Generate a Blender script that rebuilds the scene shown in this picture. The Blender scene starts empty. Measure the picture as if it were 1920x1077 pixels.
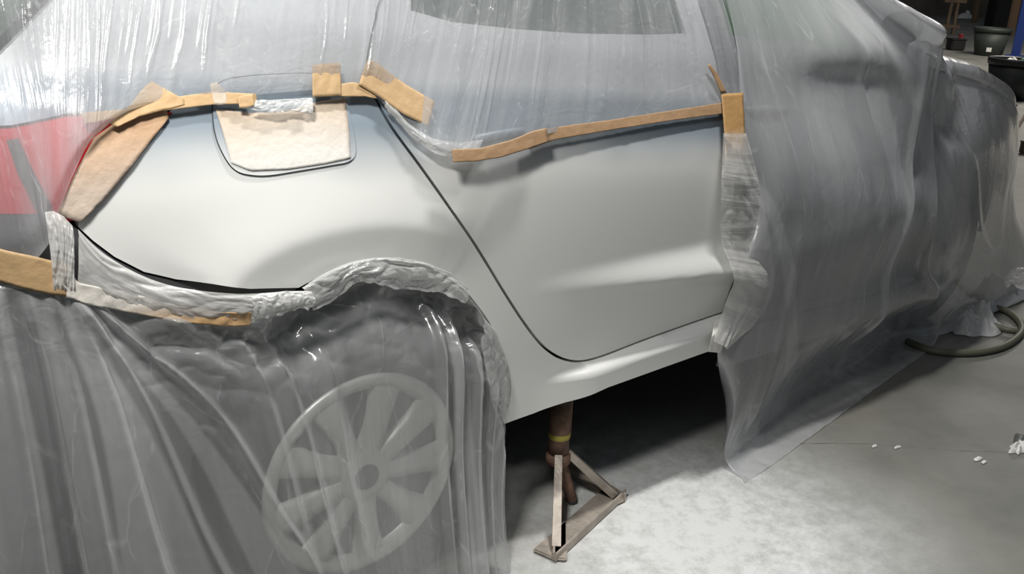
import bpy, bmesh, math, random
import numpy as np
from mathutils import Vector, Matrix, noise
from mathutils.geometry import delaunay_2d_cdt
random.seed(7)
SC = bpy.context.scene
COL = SC.collection
PI = math.pi

# ------------------------------------------------------------------ camera
CAM = Vector((-0.7616, -1.2975, 1.2248))
YAW, PITCH, ROLL = math.radians(39.6446), math.radians(19.7209), math.radians(2.2001)
FPX = 1718.99
FW = Vector((math.sin(YAW)*math.cos(PITCH), math.cos(YAW)*math.cos(PITCH), -math.sin(PITCH)))
_rt = Vector((math.cos(YAW), -math.sin(YAW), 0.0)); _up = _rt.cross(FW)
RT = _rt*math.cos(ROLL) + _up*math.sin(ROLL)
UP = -_rt*math.sin(ROLL) + _up*math.cos(ROLL)
cd = bpy.data.cameras.new('camera'); cam = bpy.data.objects.new('camera', cd); COL.objects.link(cam)
cd.sensor_width = 36.0; cd.lens = 36.0*FPX/1920.0; cd.clip_start = 0.02; cd.clip_end = 200
cam.matrix_world = Matrix(((RT.x, UP.x, -FW.x, CAM.x), (RT.y, UP.y, -FW.y, CAM.y), (RT.z, UP.z, -FW.z, CAM.z), (0, 0, 0, 1)))
SC.camera = cam

# ------------------------------------------------------------------ light
SC.view_settings.view_transform = 'Standard'
SC.view_settings.look = 'None'
SC.view_settings.gamma = 1.0
SC.view_settings.exposure = 0.0
w = bpy.data.worlds.new('world'); SC.world = w; w.use_nodes = True
w.node_tree.nodes['Background'].inputs[0].default_value = (0.80, 0.90, 1.0, 1)
w.node_tree.nodes['Background'].inputs[1].default_value = 0.11


def area(name, loc, aim, sx, sy, power, color):
    d = bpy.data.lights.new(name, 'AREA'); d.shape = 'RECTANGLE'; d.size = sx; d.size_y = sy
    d.energy = power; d.color = color
    o = bpy.data.objects.new(name, d); COL.objects.link(o); o.location = loc
    o.rotation_euler = (Vector(aim)-Vector(loc)).to_track_quat('-Z', 'Y').to_euler()
    return o


_l = area('work_lamp', (-0.72, -0.66, 2.05), (-0.16, 0.0, 0.66), 0.26, 0.20, 7.0, (1.0, 0.985, 0.945))
_l.data.spread = math.radians(80)
area('overhead_lamp', (0.95, -0.14, 2.7), (0.95, -0.2, 0.0), 0.45, 0.10, 46, (1.0, 0.985, 0.95))
area('ceiling_lamp', (0.4, 1.0, 3.2), (0.4, 0.2, 0.8), 1.3, 0.2, 16, (0.93, 0.97, 1.0))
area('hall_lamp', (12.0, 3.0, 4.6), (12, 4, 0), 6.0, 1.0, 430, (1.0, 0.93, 0.84))
for _o in SC.objects:
    if _o.type == 'LIGHT':
        _o.visible_camera = True
SC.cycles.transparent_max_bounces = 20
SC.cycles.max_bounces = 8


# ------------------------------------------------------------------ surveying: sight lines of the camera
def ray(px, py):
    return (FW*FPX + RT*(px-960.0) + UP*(538.5-py)).normalized()


def F(px, py, z=0.0):
    d = ray(px, py); return CAM + d*((z-CAM.z)/d.z)


def V(px, py, Y=0.0):
    d = ray(px, py); return CAM + d*((Y-CAM.y)/d.y)


def sm(a, b, x):
    if a == b: return 1.0 if x >= a else 0.0
    t = min(1.0, max(0.0, (x-a)/(b-a))); return t*t*(3-2*t)


def clampn(v, a, b): return max(a, min(b, v))


def interp(xs, ys, x):
    """monotone-ish Catmull-Rom through (xs, ys)"""
    n = len(xs)
    if x <= xs[0]: return ys[0] + (ys[1]-ys[0])/(xs[1]-xs[0])*(x-xs[0])
    if x >= xs[-1]: return ys[-1] + (ys[-1]-ys[-2])/(xs[-1]-xs[-2])*(x-xs[-1])
    i = 0
    while xs[i+1] < x: i += 1
    h = xs[i+1]-xs[i]; t = (x-xs[i])/h
    def sl(k):
        if k == 0: return (ys[1]-ys[0])/(xs[1]-xs[0])
        if k == n-1: return (ys[-1]-ys[-2])/(xs[-1]-xs[-2])
        return (ys[k+1]-ys[k-1])/(xs[k+1]-xs[k-1])
    m0, m1 = sl(i)*h, sl(i+1)*h
    return (2*t**3-3*t*t+1)*ys[i] + (t**3-2*t*t+t)*m0 + (-2*t**3+3*t*t)*ys[i+1] + (t**3-t*t)*m1


def polydist(P, x, z):
    """distance to polyline, signed side (+ left of direction), arc fraction"""
    best = (1e9, 0, 0); L = 0; tot = sum(math.hypot(P[i+1][0]-P[i][0], P[i+1][1]-P[i][1]) for i in range(len(P)-1))
    for i in range(len(P)-1):
        ax, az = P[i]; bx, bz = P[i+1]; dx, dz = bx-ax, bz-az; l = math.hypot(dx, dz)
        t = max(0, min(1, ((x-ax)*dx+(z-az)*dz)/(l*l)))
        qx, qz = ax+t*dx, az+t*dz; d = math.hypot(x-qx, z-qz)
        if d < best[0]:
            best = (d, 1 if dx*(z-az)-dz*(x-ax) > 0 else -1, (L+t*l)/tot)
        L += l
    return best


# ------------------------------------------------------------------ the car's flank: depth as a function of length and height
HS = [-0.95, -0.70, -0.60, -0.48, -0.32, -0.18, -0.10, -0.045, 0.0, 0.05, 0.12, 0.45, 0.55]
YS = [0.06, 0.032, 0.014, 0.002, 0.0, 0.005, 0.016, 0.036, 0.060, 0.082, 0.108, 0.30, 0.40]


def shoulder(x):
    return 0.995 - 0.085*max(-0.7, x) if x < 1.6 else 0.859 - 0.02*(x-1.6)


def S0(x, z):
    y = interp(HS, YS, z-shoulder(x))
    if x < -0.46:                                   # rear corner
        t = min(1.0, (-0.46-x)/0.26); y += 0.30*(1-math.sqrt(max(0, 1-t*t)))
    if x > 1.8:                                     # nose tapers in
        t = min(1.2, (x-1.8)/1.3); y += 0.30*t*t
        if x > 2.85:
            t = min(1.0, (x-2.85)/0.4); y += 0.25*(1-math.sqrt(max(0, 1-t*t)))
    return y


def B0(px, py, off=0.0, fn=None):
    """where a sight line meets the flank"""
    fn = fn or S0
    d = ray(px, py); y = 0.05
    for _ in range(40):
        t = (y-CAM.y)/d.y; p = CAM + d*t
        y2 = fn(p.x, p.z) - off
        if abs(y2-y) < 1e-6: break
        y = 0.5*y + 0.5*y2
    return CAM + d*((y-CAM.y)/d.y)


def XZ(pts, fn=None): return [(lambda p: (p.x, p.z))(B0(a, b, 0, fn)) for a, b in pts]


CREASE = XZ([(385, 600), (425, 540), (455, 505), (490, 480), (540, 455), (600, 436), (660, 424), (720, 420), (780, 424), (835, 437), (880, 456), (915, 490)])
ARCH = XZ([(560, 540), (590, 524), (640, 502), (690, 490), (735, 487), (785, 494), (825, 510), (865, 538), (895, 572), (922, 612), (942, 655), (955, 700), (958, 735), (952, 770), (944, 796)])
DLOW = XZ([(985, 547), (1090, 540), (1200, 527), (1300, 513), (1392, 499)])
DUP = XZ([(985, 543), (1060, 520), (1140, 502), (1230, 482), (1310, 466), (1392, 446)])
SILL = XZ([(1000, 730), (1060, 708), (1140, 679), (1240, 643), (1340, 606)])
dlx, dlz = [p[0] for p in DLOW], [p[1] for p in DLOW]
dux, duz = [p[0] for p in DUP], [p[1] for p in DUP]
slx, slz = [p[0] for p in SILL], [p[1] for p in SILL]


def S(x, z):
    y = S0(x, z)
    if -0.45 < x < 0.75 and 0.25 < z < 1.0:         # flared arch with a crease
        d, side, fr = polydist(CREASE, x, z)
        wgt = sm(0.0, 0.10, fr)*(1-sm(0.70, 1.0, fr))
        if side > 0: g = math.exp(-(d/0.075)**1.5)
        else: g = max(0.0, 1-d/0.10) if d < 0.10 else 0.0; g = 0.25+0.75*g
        y -= 0.020*wgt*g
    if 0.3 < x < 2.0 and 0.35 < z < 0.85:            # wedge crease of the doors
        zl, zu = interp(dlx, dlz, min(x, 1.9)), interp(dux, duz, min(x, 1.9))
        if x > 1.0: zl = dlz[-1]-0.02*(x-1.0); zu = duz[-1]
        A = 0.040*sm(dlx[0]-0.01, 1.0, x)
        if zu > zl:
            if z >= zl: g = 1-sm(zl, zu+0.012, z)
            else: g = 0.75*max(0.0, 1-(zl-z)/0.15)**1.3 + 0.25*math.exp(-((zl-z)/0.010))
            y -= A*g
    if 0.38 < x < 2.0 and z < 0.50:                  # sill ledge
        zs = interp(slx, slz, min(x, 1.1)) if x < 1.1 else slz[-1]-0.03*(x-1.0)
        A = 0.032*sm(slx[0], slx[0]+0.16, x)
        if z >= zs: g = 1-sm(zs, zs+0.020, z)
        else: g = 1.0
        y -= A*g
    return y


def B(px, py, off=0.0): return B0(px, py, off, S)


# ------------------------------------------------------------------ materials
def nm(name):
    m = bpy.data.materials.new(name); m.use_nodes = True
    nt = m.node_tree; return m, nt, nt.nodes['Principled BSDF']


def mat(name, col, rough=0.5, metal=0.0, spec=0.5, bump=0.0, bscale=40.0, var=0.0, vscale=6.0, coat=0.0):
    m, nt, b = nm(name)
    b.inputs['Base Color'].default_value = (*col, 1); b.inputs['Roughness'].default_value = rough
    b.inputs['Metallic'].default_value = metal; b.inputs['Specular IOR Level'].default_value = spec
    if coat: b.inputs['Coat Weight'].default_value = coat
    tc = nt.nodes.new('ShaderNodeTexCoord')
    if var:
        n = nt.nodes.new('ShaderNodeTexNoise'); n.inputs['Scale'].default_value = vscale; n.inputs['Detail'].default_value = 6
        nt.links.new(tc.outputs['Object'], n.inputs['Vector'])
        r = nt.nodes.new('ShaderNodeMapRange'); r.inputs[1].default_value = 0.3; r.inputs[2].default_value = 0.7
        r.inputs[3].default_value = 1-var; r.inputs[4].default_value = 1+var
        nt.links.new(n.outputs[0], r.inputs[0])
        mx = nt.nodes.new('ShaderNodeMix'); mx.data_type = 'RGBA'; mx.blend_type = 'MULTIPLY'; mx.inputs[0].default_value = 1
        mx.inputs[6].default_value = (*col, 1); nt.links.new(r.outputs[0], mx.inputs[7]); nt.links.new(mx.outputs[2], b.inputs['Base Color'])
    if bump:
        n = nt.nodes.new('ShaderNodeTexNoise'); n.inputs['Scale'].default_value = bscale; n.inputs['Detail'].default_value = 5
        nt.links.new(tc.outputs['Object'], n.inputs['Vector'])
        bp = nt.nodes.new('ShaderNodeBump'); bp.inputs['Strength'].default_value = bump; bp.inputs['Distance'].default_value = 0.01
        nt.links.new(n.outputs[0], bp.inputs['Height']); nt.links.new(bp.outputs[0], b.inputs['Normal'])
    return m


def film_mat(name, base=0.30, edge=0.55, col=(0.86, 0.87, 0.88), su=18.0, sv=2.0, streak=0.25, bump=0.5, gloss=1.0, rough=0.16, crumple=30.0, crease=(7.0, 4.0), cb=0.5, cw=0.10):
    """thin polythene sheet: partly clear, milky where it turns edge-on or carries dust, with a sheen"""
    m = bpy.data.materials.new(name); m.use_nodes = True; nt = m.node_tree; N = nt.nodes; L = nt.links
    N.remove(N['Principled BSDF']); out = N['Material Output']
    tc = N.new('ShaderNodeTexCoord')
    mp = N.new('ShaderNodeMapping'); mp.inputs['Scale'].default_value = (su, sv, 1); L.new(tc.outputs['UV'], mp.inputs[0])
    ns = N.new('ShaderNodeTexNoise'); ns.inputs['Scale'].default_value = 1.0; ns.inputs['Detail'].default_value = 5; ns.inputs['Distortion'].default_value = 0.6
    L.new(mp.outputs[0], ns.inputs['Vector'])
    n2 = N.new('ShaderNodeTexNoise'); n2.inputs['Scale'].default_value = crumple; n2.inputs['Detail'].default_value = 4; n2.inputs['Distortion'].default_value = 1.2
    L.new(tc.outputs['UV'], n2.inputs['Vector'])
    ad = N.new('ShaderNodeMath'); ad.operation = 'MULTIPLY_ADD'; ad.inputs[1].default_value = 0.25
    L.new(n2.outputs[0], ad.inputs[0]); L.new(ns.outputs[0], ad.inputs[2])
    # sharp creases where the sheet has been crushed: flat facets between fold lines, whitened along the folds
    wn = N.new('ShaderNodeTexNoise'); wn.inputs['Scale'].default_value = 6.0; wn.inputs['Detail'].default_value = 3; L.new(tc.outputs['UV'], wn.inputs['Vector'])
    wa = N.new('ShaderNodeVectorMath'); wa.operation = 'MULTIPLY_ADD'; wa.inputs[1].default_value = (0.12, 0.2, 0); L.new(wn.outputs['Color'], wa.inputs[0]); L.new(tc.outputs['UV'], wa.inputs[2])
    m3_ = N.new('ShaderNodeMapping'); m3_.inputs['Scale'].default_value = (crease[0], crease[1], 1); m3_.inputs['Rotation'].default_value = (0, 0, 0.25); L.new(wa.outputs[0], m3_.inputs[0])
    vo = N.new('ShaderNodeTexVoronoi'); vo.feature = 'DISTANCE_TO_EDGE'; vo.inputs['Scale'].default_value = 1.0; L.new(m3_.outputs[0], vo.inputs['Vector'])
    vm_ = N.new('ShaderNodeMath'); vm_.operation = 'MINIMUM'; vm_.inputs[1].default_value = 0.35; L.new(vo.outputs['Distance'], vm_.inputs[0])
    va = N.new('ShaderNodeMath'); va.operation = 'MULTIPLY_ADD'; va.inputs[1].default_value = cb; L.new(vm_.outputs[0], va.inputs[0]); L.new(ad.outputs[0], va.inputs[2])
    bp = N.new('ShaderNodeBump'); bp.inputs['Strength'].default_value = bump; bp.inputs['Distance'].default_value = 0.02
    L.new(va.outputs[0], bp.inputs['Height'])
    ck = N.new('ShaderNodeMapRange'); ck.inputs[1].default_value = 0.020; ck.inputs[2].default_value = 0.0; ck.inputs[3].default_value = 0; ck.inputs[4].default_value = cw; L.new(vo.outputs['Distance'], ck.inputs[0])
    cn = N.new('ShaderNodeMapRange'); cn.inputs[1].default_value = 0.45; cn.inputs[2].default_value = 0.62; L.new(n2.outputs[0], cn.inputs[0])
    cm_ = N.new('ShaderNodeMath'); cm_.operation = 'MULTIPLY'; L.new(ck.outputs[0], cm_.inputs[0]); L.new(cn.outputs[0], cm_.inputs[1])
    lw = N.new('ShaderNodeLayerWeight'); lw.inputs['Blend'].default_value = 0.5; L.new(bp.outputs[0], lw.inputs['Normal'])
    pw = N.new('ShaderNodeMath'); pw.operation = 'POWER'; pw.inputs[1].default_value = 2.5; L.new(lw.outputs['Facing'], pw.inputs[0])
    o1 = N.new('ShaderNodeMath'); o1.operation = 'MULTIPLY_ADD'; o1.inputs[1].default_value = edge; o1.inputs[2].default_value = base
    L.new(pw.outputs[0], o1.inputs[0])
    mr = N.new('ShaderNodeMapRange'); mr.inputs[1].default_value = 0.42; mr.inputs[2].default_value = 0.72; mr.inputs[3].default_value = 0; mr.inputs[4].default_value = streak
    L.new(ns.outputs[0], mr.inputs[0])
    o2 = N.new('ShaderNodeMath'); o2.operation = 'ADD'; o2.use_clamp = True; L.new(o1.outputs[0], o2.inputs[0]); L.new(mr.outputs[0], o2.inputs[1])
    oc = N.new('ShaderNodeMath'); oc.operation = 'ADD'; L.new(o2.outputs[0], oc.inputs[0]); L.new(cm_.outputs[0], oc.inputs[1]); o2 = oc
    at = N.new('ShaderNodeAttribute'); at.attribute_name = 'ply'
    o3 = N.new('ShaderNodeMath'); o3.operation = 'ADD'; o3.use_clamp = True; L.new(o2.outputs[0], o3.inputs[0]); L.new(at.outputs['Fac'], o3.inputs[1]); o2 = o3
    df = N.new('ShaderNodeBsdfDiffuse'); df.inputs[0].default_value = (*col, 1); L.new(bp.outputs[0], df.inputs['Normal'])
    tl = N.new('ShaderNodeBsdfTranslucent'); tl.inputs[0].default_value = (*col, 1); L.new(bp.outputs[0], tl.inputs['Normal'])
    m1 = N.new('ShaderNodeMixShader'); m1.inputs[0].default_value = 0.4; L.new(df.outputs[0], m1.inputs[1]); L.new(tl.outputs[0], m1.inputs[2])
    tr = N.new('ShaderNodeBsdfTransparent'); tr.inputs[0].default_value = (0.97, 0.975, 0.98, 1)
    m2 = N.new('ShaderNodeMixShader'); L.new(o2.outputs[0], m2.inputs[0]); L.new(tr.outputs[0], m2.inputs[1]); L.new(m1.outputs[0], m2.inputs[2])
    p5 = N.new('ShaderNodeMath'); p5.operation = 'POWER'; p5.inputs[1].default_value = 4.0; L.new(lw.outputs['Facing'], p5.inputs[0])
    fm = N.new('ShaderNodeMath'); fm.operation = 'MULTIPLY_ADD'; fm.use_clamp = True; fm.inputs[1].default_value = 0.5*gloss; fm.inputs[2].default_value = 0.045*gloss; L.new(p5.outputs[0], fm.inputs[0])
    gl = N.new('ShaderNodeBsdfGlossy'); gl.inputs['Roughness'].default_value = rough; gl.inputs[0].default_value = (1, 1, 1, 1); L.new(bp.outputs[0], gl.inputs['Normal'])
    m3 = N.new('ShaderNodeMixShader'); L.new(fm.outputs[0], m3.inputs[0]); L.new(m2.outputs[0], m3.inputs[1]); L.new(gl.outputs[0], m3.inputs[2])
    L.new(m3.outputs[0], out.inputs[0])
    return m


def tape_mat(name, col=(0.46, 0.305, 0.155), spray=None):
    """creped paper tape; spray=(z of full tan, z of full overspray) in metres above floor"""
    m, nt, b = nm(name); N = nt.nodes; L = nt.links
    b.inputs['Roughness'].default_value = 0.6
    tc = N.new('ShaderNodeTexCoord')
    n = N.new('ShaderNodeTexNoise'); n.inputs['Scale'].default_value = 18; n.inputs['Detail'].default_value = 6; L.new(tc.outputs['Object'], n.inputs['Vector'])
    cr = N.new('ShaderNodeValToRGB'); cr.color_ramp.elements[0].position = 0.3; cr.color_ramp.elements[1].position = 0.75
    cr.color_ramp.elements[0].color = (*[c*0.93 for c in col], 1); cr.color_ramp.elements[1].color = (*[min(1, c*1.06) for c in col], 1)
    L.new(n.outputs[0], cr.inputs[0])
    last = cr.outputs[0]
    if spray:
        sx = N.new('ShaderNodeSeparateXYZ'); L.new(tc.outputs['Object'], sx.inputs[0])
        n3 = N.new('ShaderNodeTexNoise'); n3.inputs['Scale'].default_value = 9; L.new(tc.outputs['Object'], n3.inputs['Vector'])
        ma = N.new('ShaderNodeMath'); ma.operation = 'MULTIPLY_ADD'; ma.inputs[1].default_value = 0.022; L.new(n3.outputs[0], ma.inputs[0]); L.new(sx.outputs['Z'], ma.inputs[2])
        mr = N.new('ShaderNodeMapRange'); mr.inputs[1].default_value = spray[0]+0.011; mr.inputs[2].default_value = spray[1]+0.011
        mr.inputs[3].default_value = 0; mr.inputs[4].default_value = spray[2] if len(spray) > 2 else 0.95
        L.new(ma.outputs[0], mr.inputs[0])
        mx = N.new('ShaderNodeMix'); mx.data_type = 'RGBA'; L.new(mr.outputs[0], mx.inputs[0]); L.new(last, mx.inputs[6]); mx.inputs[7].default_value = (0.68, 0.67, 0.64, 1)
        last = mx.outputs[2]
    L.new(last, b.inputs['Base Color'])
    wv = N.new('ShaderNodeTexNoise'); wv.inputs['Scale'].default_value = 70; wv.inputs['Detail'].default_value = 3; L.new(tc.outputs['Object'], wv.inputs['Vector'])
    bp = N.new('ShaderNodeBump'); bp.inputs['Strength'].default_value = 0.25; bp.inputs['Distance'].default_value = 0.006
    L.new(wv.outputs[0], bp.inputs['Height']); L.new(bp.outputs[0], b.inputs['Normal'])
    return m


def floor_mat():
    m, nt, b = nm('concrete'); N = nt.nodes; L = nt.links
    tc = N.new('ShaderNodeTexCoord')
    n1 = N.new('ShaderNodeTexNoise'); n1.inputs['Scale'].default_value = 2.2; n1.inputs['Detail'].default_value = 9; n1.inputs['Roughness'].default_value = 0.62
    n2 = N.new('ShaderNodeTexNoise'); n2.inputs['Scale'].default_value = 19; n2.inputs['Detail'].default_value = 12; n2.inputs['Roughness'].default_value = 0.78; n2.inputs['Distortion'].default_value = 0.1
    for n in (n1, n2): L.new(tc.outputs['Object'], n.inputs['Vector'])
    r1 = N.new('ShaderNodeValToRGB'); e = r1.color_ramp.elements
    e[0].position = 0.32; e[0].color = (0.135, 0.138, 0.122, 1); e[1].position = 0.70; e[1].color = (0.25, 0.243, 0.218, 1)
    q = r1.color_ramp.elements.new(0.5); q.color = (0.19, 0.188, 0.168, 1)
    L.new(n1.outputs[0], r1.inputs[0])
    # pale dried overspray dusted round the painted side of the car, broken up by scuffs
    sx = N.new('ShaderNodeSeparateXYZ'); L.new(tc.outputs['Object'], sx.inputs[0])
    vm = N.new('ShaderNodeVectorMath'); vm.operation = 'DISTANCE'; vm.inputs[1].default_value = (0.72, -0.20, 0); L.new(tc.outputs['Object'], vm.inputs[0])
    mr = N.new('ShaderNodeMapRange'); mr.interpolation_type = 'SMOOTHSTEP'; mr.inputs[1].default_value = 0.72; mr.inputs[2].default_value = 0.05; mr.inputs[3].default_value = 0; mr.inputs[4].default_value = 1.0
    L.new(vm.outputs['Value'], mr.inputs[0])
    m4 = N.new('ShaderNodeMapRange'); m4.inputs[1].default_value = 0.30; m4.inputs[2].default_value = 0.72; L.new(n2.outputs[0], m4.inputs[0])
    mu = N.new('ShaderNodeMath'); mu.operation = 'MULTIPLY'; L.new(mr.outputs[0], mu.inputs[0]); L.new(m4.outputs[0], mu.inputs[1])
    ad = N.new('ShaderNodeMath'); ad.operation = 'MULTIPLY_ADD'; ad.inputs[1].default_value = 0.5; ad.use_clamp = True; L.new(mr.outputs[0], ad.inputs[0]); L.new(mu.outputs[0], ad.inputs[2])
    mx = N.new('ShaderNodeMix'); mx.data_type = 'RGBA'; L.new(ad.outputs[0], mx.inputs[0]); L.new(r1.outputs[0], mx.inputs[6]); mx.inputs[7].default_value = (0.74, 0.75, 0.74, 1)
    # rust-brown and dark oil stains
    n3 = N.new('ShaderNodeTexNoise'); n3.inputs['Scale'].default_value = 1.7; n3.inputs['Detail'].default_value = 5; n3.noise_dimensions = '4D'; n3.inputs['W'].default_value = 3.3
    L.new(tc.outputs['Object'], n3.inputs['Vector'])
    m5 = N.new('ShaderNodeMapRange'); m5.inputs[1].default_value = 0.56; m5.inputs[2].default_value = 0.74; m5.inputs[4].default_value = 0.45; L.new(n3.outputs[0], m5.inputs[0])
    mx2 = N.new('ShaderNodeMix'); mx2.data_type = 'RGBA'; L.new(m5.outputs[0], mx2.inputs[0]); L.new(mx.outputs[2], mx2.inputs[6]); mx2.inputs[7].default_value = (0.16, 0.125, 0.095, 1)
    L.new(mx2.outputs[2], b.inputs['Base Color'])
    b.inputs['Roughness'].default_value = 0.55
    bp = N.new('ShaderNodeBump'); bp.inputs['Strength'].default_value = 0.25; bp.inputs['Distance'].default_value = 0.01
    L.new(n2.outputs[0], bp.inputs['Height']); L.new(bp.outputs[0], b.inputs['Normal'])
    return m


M = {}
def paint_mat():
    # fresh white-silver basecoat; its coverage thins out over the blue-grey undercoat along the shoulder
    m, nt, b = nm('silver_white_basecoat'); N = nt.nodes; L = nt.links
    b.inputs['Roughness'].default_value = 0.42; b.inputs['Metallic'].default_value = 0.2
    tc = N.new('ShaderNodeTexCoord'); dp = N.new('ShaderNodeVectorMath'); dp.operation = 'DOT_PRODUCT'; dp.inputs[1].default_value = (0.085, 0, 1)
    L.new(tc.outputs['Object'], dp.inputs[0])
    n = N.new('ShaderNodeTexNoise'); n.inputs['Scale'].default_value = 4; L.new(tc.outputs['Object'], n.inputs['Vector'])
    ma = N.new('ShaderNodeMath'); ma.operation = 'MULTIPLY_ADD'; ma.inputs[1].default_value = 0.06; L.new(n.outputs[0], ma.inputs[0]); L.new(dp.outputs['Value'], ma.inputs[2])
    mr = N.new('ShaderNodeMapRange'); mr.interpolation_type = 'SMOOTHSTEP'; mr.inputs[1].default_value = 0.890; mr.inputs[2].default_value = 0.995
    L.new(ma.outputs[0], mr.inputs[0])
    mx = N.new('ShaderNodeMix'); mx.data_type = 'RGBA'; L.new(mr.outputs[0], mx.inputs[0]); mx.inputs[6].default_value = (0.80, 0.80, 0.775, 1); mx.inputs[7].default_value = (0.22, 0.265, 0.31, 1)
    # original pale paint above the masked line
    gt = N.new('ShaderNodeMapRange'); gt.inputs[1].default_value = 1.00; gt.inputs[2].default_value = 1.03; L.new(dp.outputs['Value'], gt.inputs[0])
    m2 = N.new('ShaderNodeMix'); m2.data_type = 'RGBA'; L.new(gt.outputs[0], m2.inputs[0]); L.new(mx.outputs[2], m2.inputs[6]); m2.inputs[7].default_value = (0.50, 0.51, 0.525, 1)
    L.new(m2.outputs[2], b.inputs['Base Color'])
    return m


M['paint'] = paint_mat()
M['oldpaint'] = mat('old_white_paint', (0.66, 0.67, 0.68), rough=0.25, metal=0.1, coat=0.3)
M['greypaint'] = mat('grey_door_paint', (0.15, 0.155, 0.16), rough=0.3, metal=0.1)
M['bumper'] = mat('dark_bumper_plastic', (0.045, 0.046, 0.048), rough=0.5)
M['glass'] = mat('tinted_glass', (0.055, 0.075, 0.06), rough=0.08, spec=0.6)
M['glassgreen'] = mat('green_tinted_glass', (0.07, 0.125, 0.075), rough=0.1, spec=0.5)
M['black'] = mat('black_rubber', (0.012, 0.012, 0.012), rough=0.65)
M['dark'] = mat('underbody_black', (0.010, 0.010, 0.010), rough=0.9, spec=0.1)
M['tyre'] = mat('tyre_rubber', (0.022, 0.022, 0.023), rough=0.75, bump=0.2, bscale=60)
M['hub'] = mat('silver_wheel_trim', (0.62, 0.61, 0.58), rough=0.38, metal=0.35)
M['hubdark'] = mat('wheel_hollow_black', (0.02, 0.021, 0.022), rough=0.8)
M['red'] = mat('red_lens', (0.55, 0.02, 0.03), rough=0.12, spec=0.6)
M['lensdark'] = mat('dark_lens_bar', (0.05, 0.03, 0.03), rough=0.4)
M['lensclear'] = mat('pale_lens', (0.55, 0.50, 0.52), rough=0.2)
M['film'] = film_mat('clear_masking_film', base=0.27, edge=0.5, su=22, sv=1.4, streak=0.22, bump=0.32, crease=(14, 3), cb=0.35, cw=0.25, gloss=1.7, rough=0.17, col=(0.72, 0.73, 0.75))
M['film_front'] = film_mat('hazy_masking_film', base=0.33, edge=0.5, su=5, sv=0.9, streak=0.20, bump=0.30, crease=(9, 3.2), cb=0.6, cw=0.18, crumple=14, rough=0.18, gloss=2.0, col=(0.82, 0.82, 0.84))
M['film_wheel'] = film_mat('wheel_masking_film', base=0.30, edge=0.55, su=8, sv=0.8, streak=0.18, bump=0.45, crease=(11, 5), cb=0.7, cw=0.18, crumple=18, rough=0.17, gloss=2.0, col=(0.72, 0.73, 0.73))
M['film_spray'] = film_mat('oversprayed_film', base=0.78, edge=0.3, su=3, sv=14, streak=0.2, bump=0.4, crumple=16, rough=0.22, col=(0.80, 0.79, 0.77))
M['film_white'] = film_mat('white_crumpled_film', base=0.50, edge=0.4, su=4, sv=14, streak=0.3, bump=0.8, crumple=18, rough=0.14, gloss=1.6, col=(0.82, 0.82, 0.81))
M['tape'] = tape_mat('masking_tape')
M['tape_fuel'] = tape_mat('masking_tape_fuel', col=(0.45, 0.345, 0.245), spray=(1.00, 0.915, 0.85))
M['tape_light'] = tape_mat('masking_tape_light', col=(0.42, 0.265, 0.155), spray=(0.98, 0.90, 0.40))
M['tape_pale'] = tape_mat('masking_tape_pale', col=(0.50, 0.42, 0.33))
M['tape_door'] = tape_mat('masking_tape_door', col=(0.33, 0.205, 0.11))
M['tape_pillar'] = tape_mat('masking_tape_pillar', col=(0.40, 0.23, 0.085), spray=(0.875, 0.80))
M['tape_bump'] = tape_mat('masking_tape_bumper', col=(0.60, 0.38, 0.19), spray=(0.70, 0.745, 0.85))
M['rust'] = mat('rusty_steel', (0.17, 0.10, 0.07), rough=0.75, metal=0.3, bump=0.4, bscale=60, var=0.4, vscale=25)
M['steel'] = mat('scuffed_steel', (0.42, 0.37, 0.32), rough=0.55, metal=0.4, bump=0.3, bscale=60, var=0.25, vscale=20)
M['yellow'] = mat('yellow_paint_mark', (0.30, 0.26, 0.04), rough=0.6)
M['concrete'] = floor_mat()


# ------------------------------------------------------------------ object helpers
def obj(name, verts, faces, m, parent=None, smooth=True, uvs=None):
    me = bpy.data.meshes.new(name); me.from_pydata([tuple(v) for v in verts], [], faces)
    o = bpy.data.objects.new(name, me); COL.objects.link(o)
    if m is not None: me.materials.append(m)
    if smooth and len(me.polygons): me.polygons.foreach_set('use_smooth', [True]*len(me.polygons))
    if uvs is not None:
        ul = me.uv_layers.new(name='UVMap')
        idx = np.zeros(len(me.loops), dtype=np.int32); me.loops.foreach_get('vertex_index', idx)
        ul.data.foreach_set('uv', np.array(uvs, dtype=np.float32)[idx].ravel())
    me.update()
    if parent is not None:
        o.parent = parent; o.matrix_parent_inverse = parent.matrix_world.inverted()
    return o


def tag(o, label=None, cat=None, group=None, kind=None):
    if label: o['label'] = label
    if cat: o['category'] = cat
    if group: o['group'] = group
    if kind: o['kind'] = kind
    return o


def empty(name, loc, label, cat, group=None):
    o = bpy.data.objects.new(name, None); COL.objects.link(o); o.location = loc; o.empty_display_size = 0.1
    bpy.context.view_layer.update()
    return tag(o, label, cat, group)


def part(name, bm, m, parent=None, smooth=False):
    me = bpy.data.meshes.new(name); bm.normal_update(); bm.to_mesh(me); bm.free()
    o = bpy.data.objects.new(name, me); COL.objects.link(o); me.materials.append(m)
    if smooth: me.polygons.foreach_set('use_smooth', [True]*len(me.polygons))
    if parent is not None: o.parent = parent; o.matrix_parent_inverse = parent.matrix_world.inverted()
    return o


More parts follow.
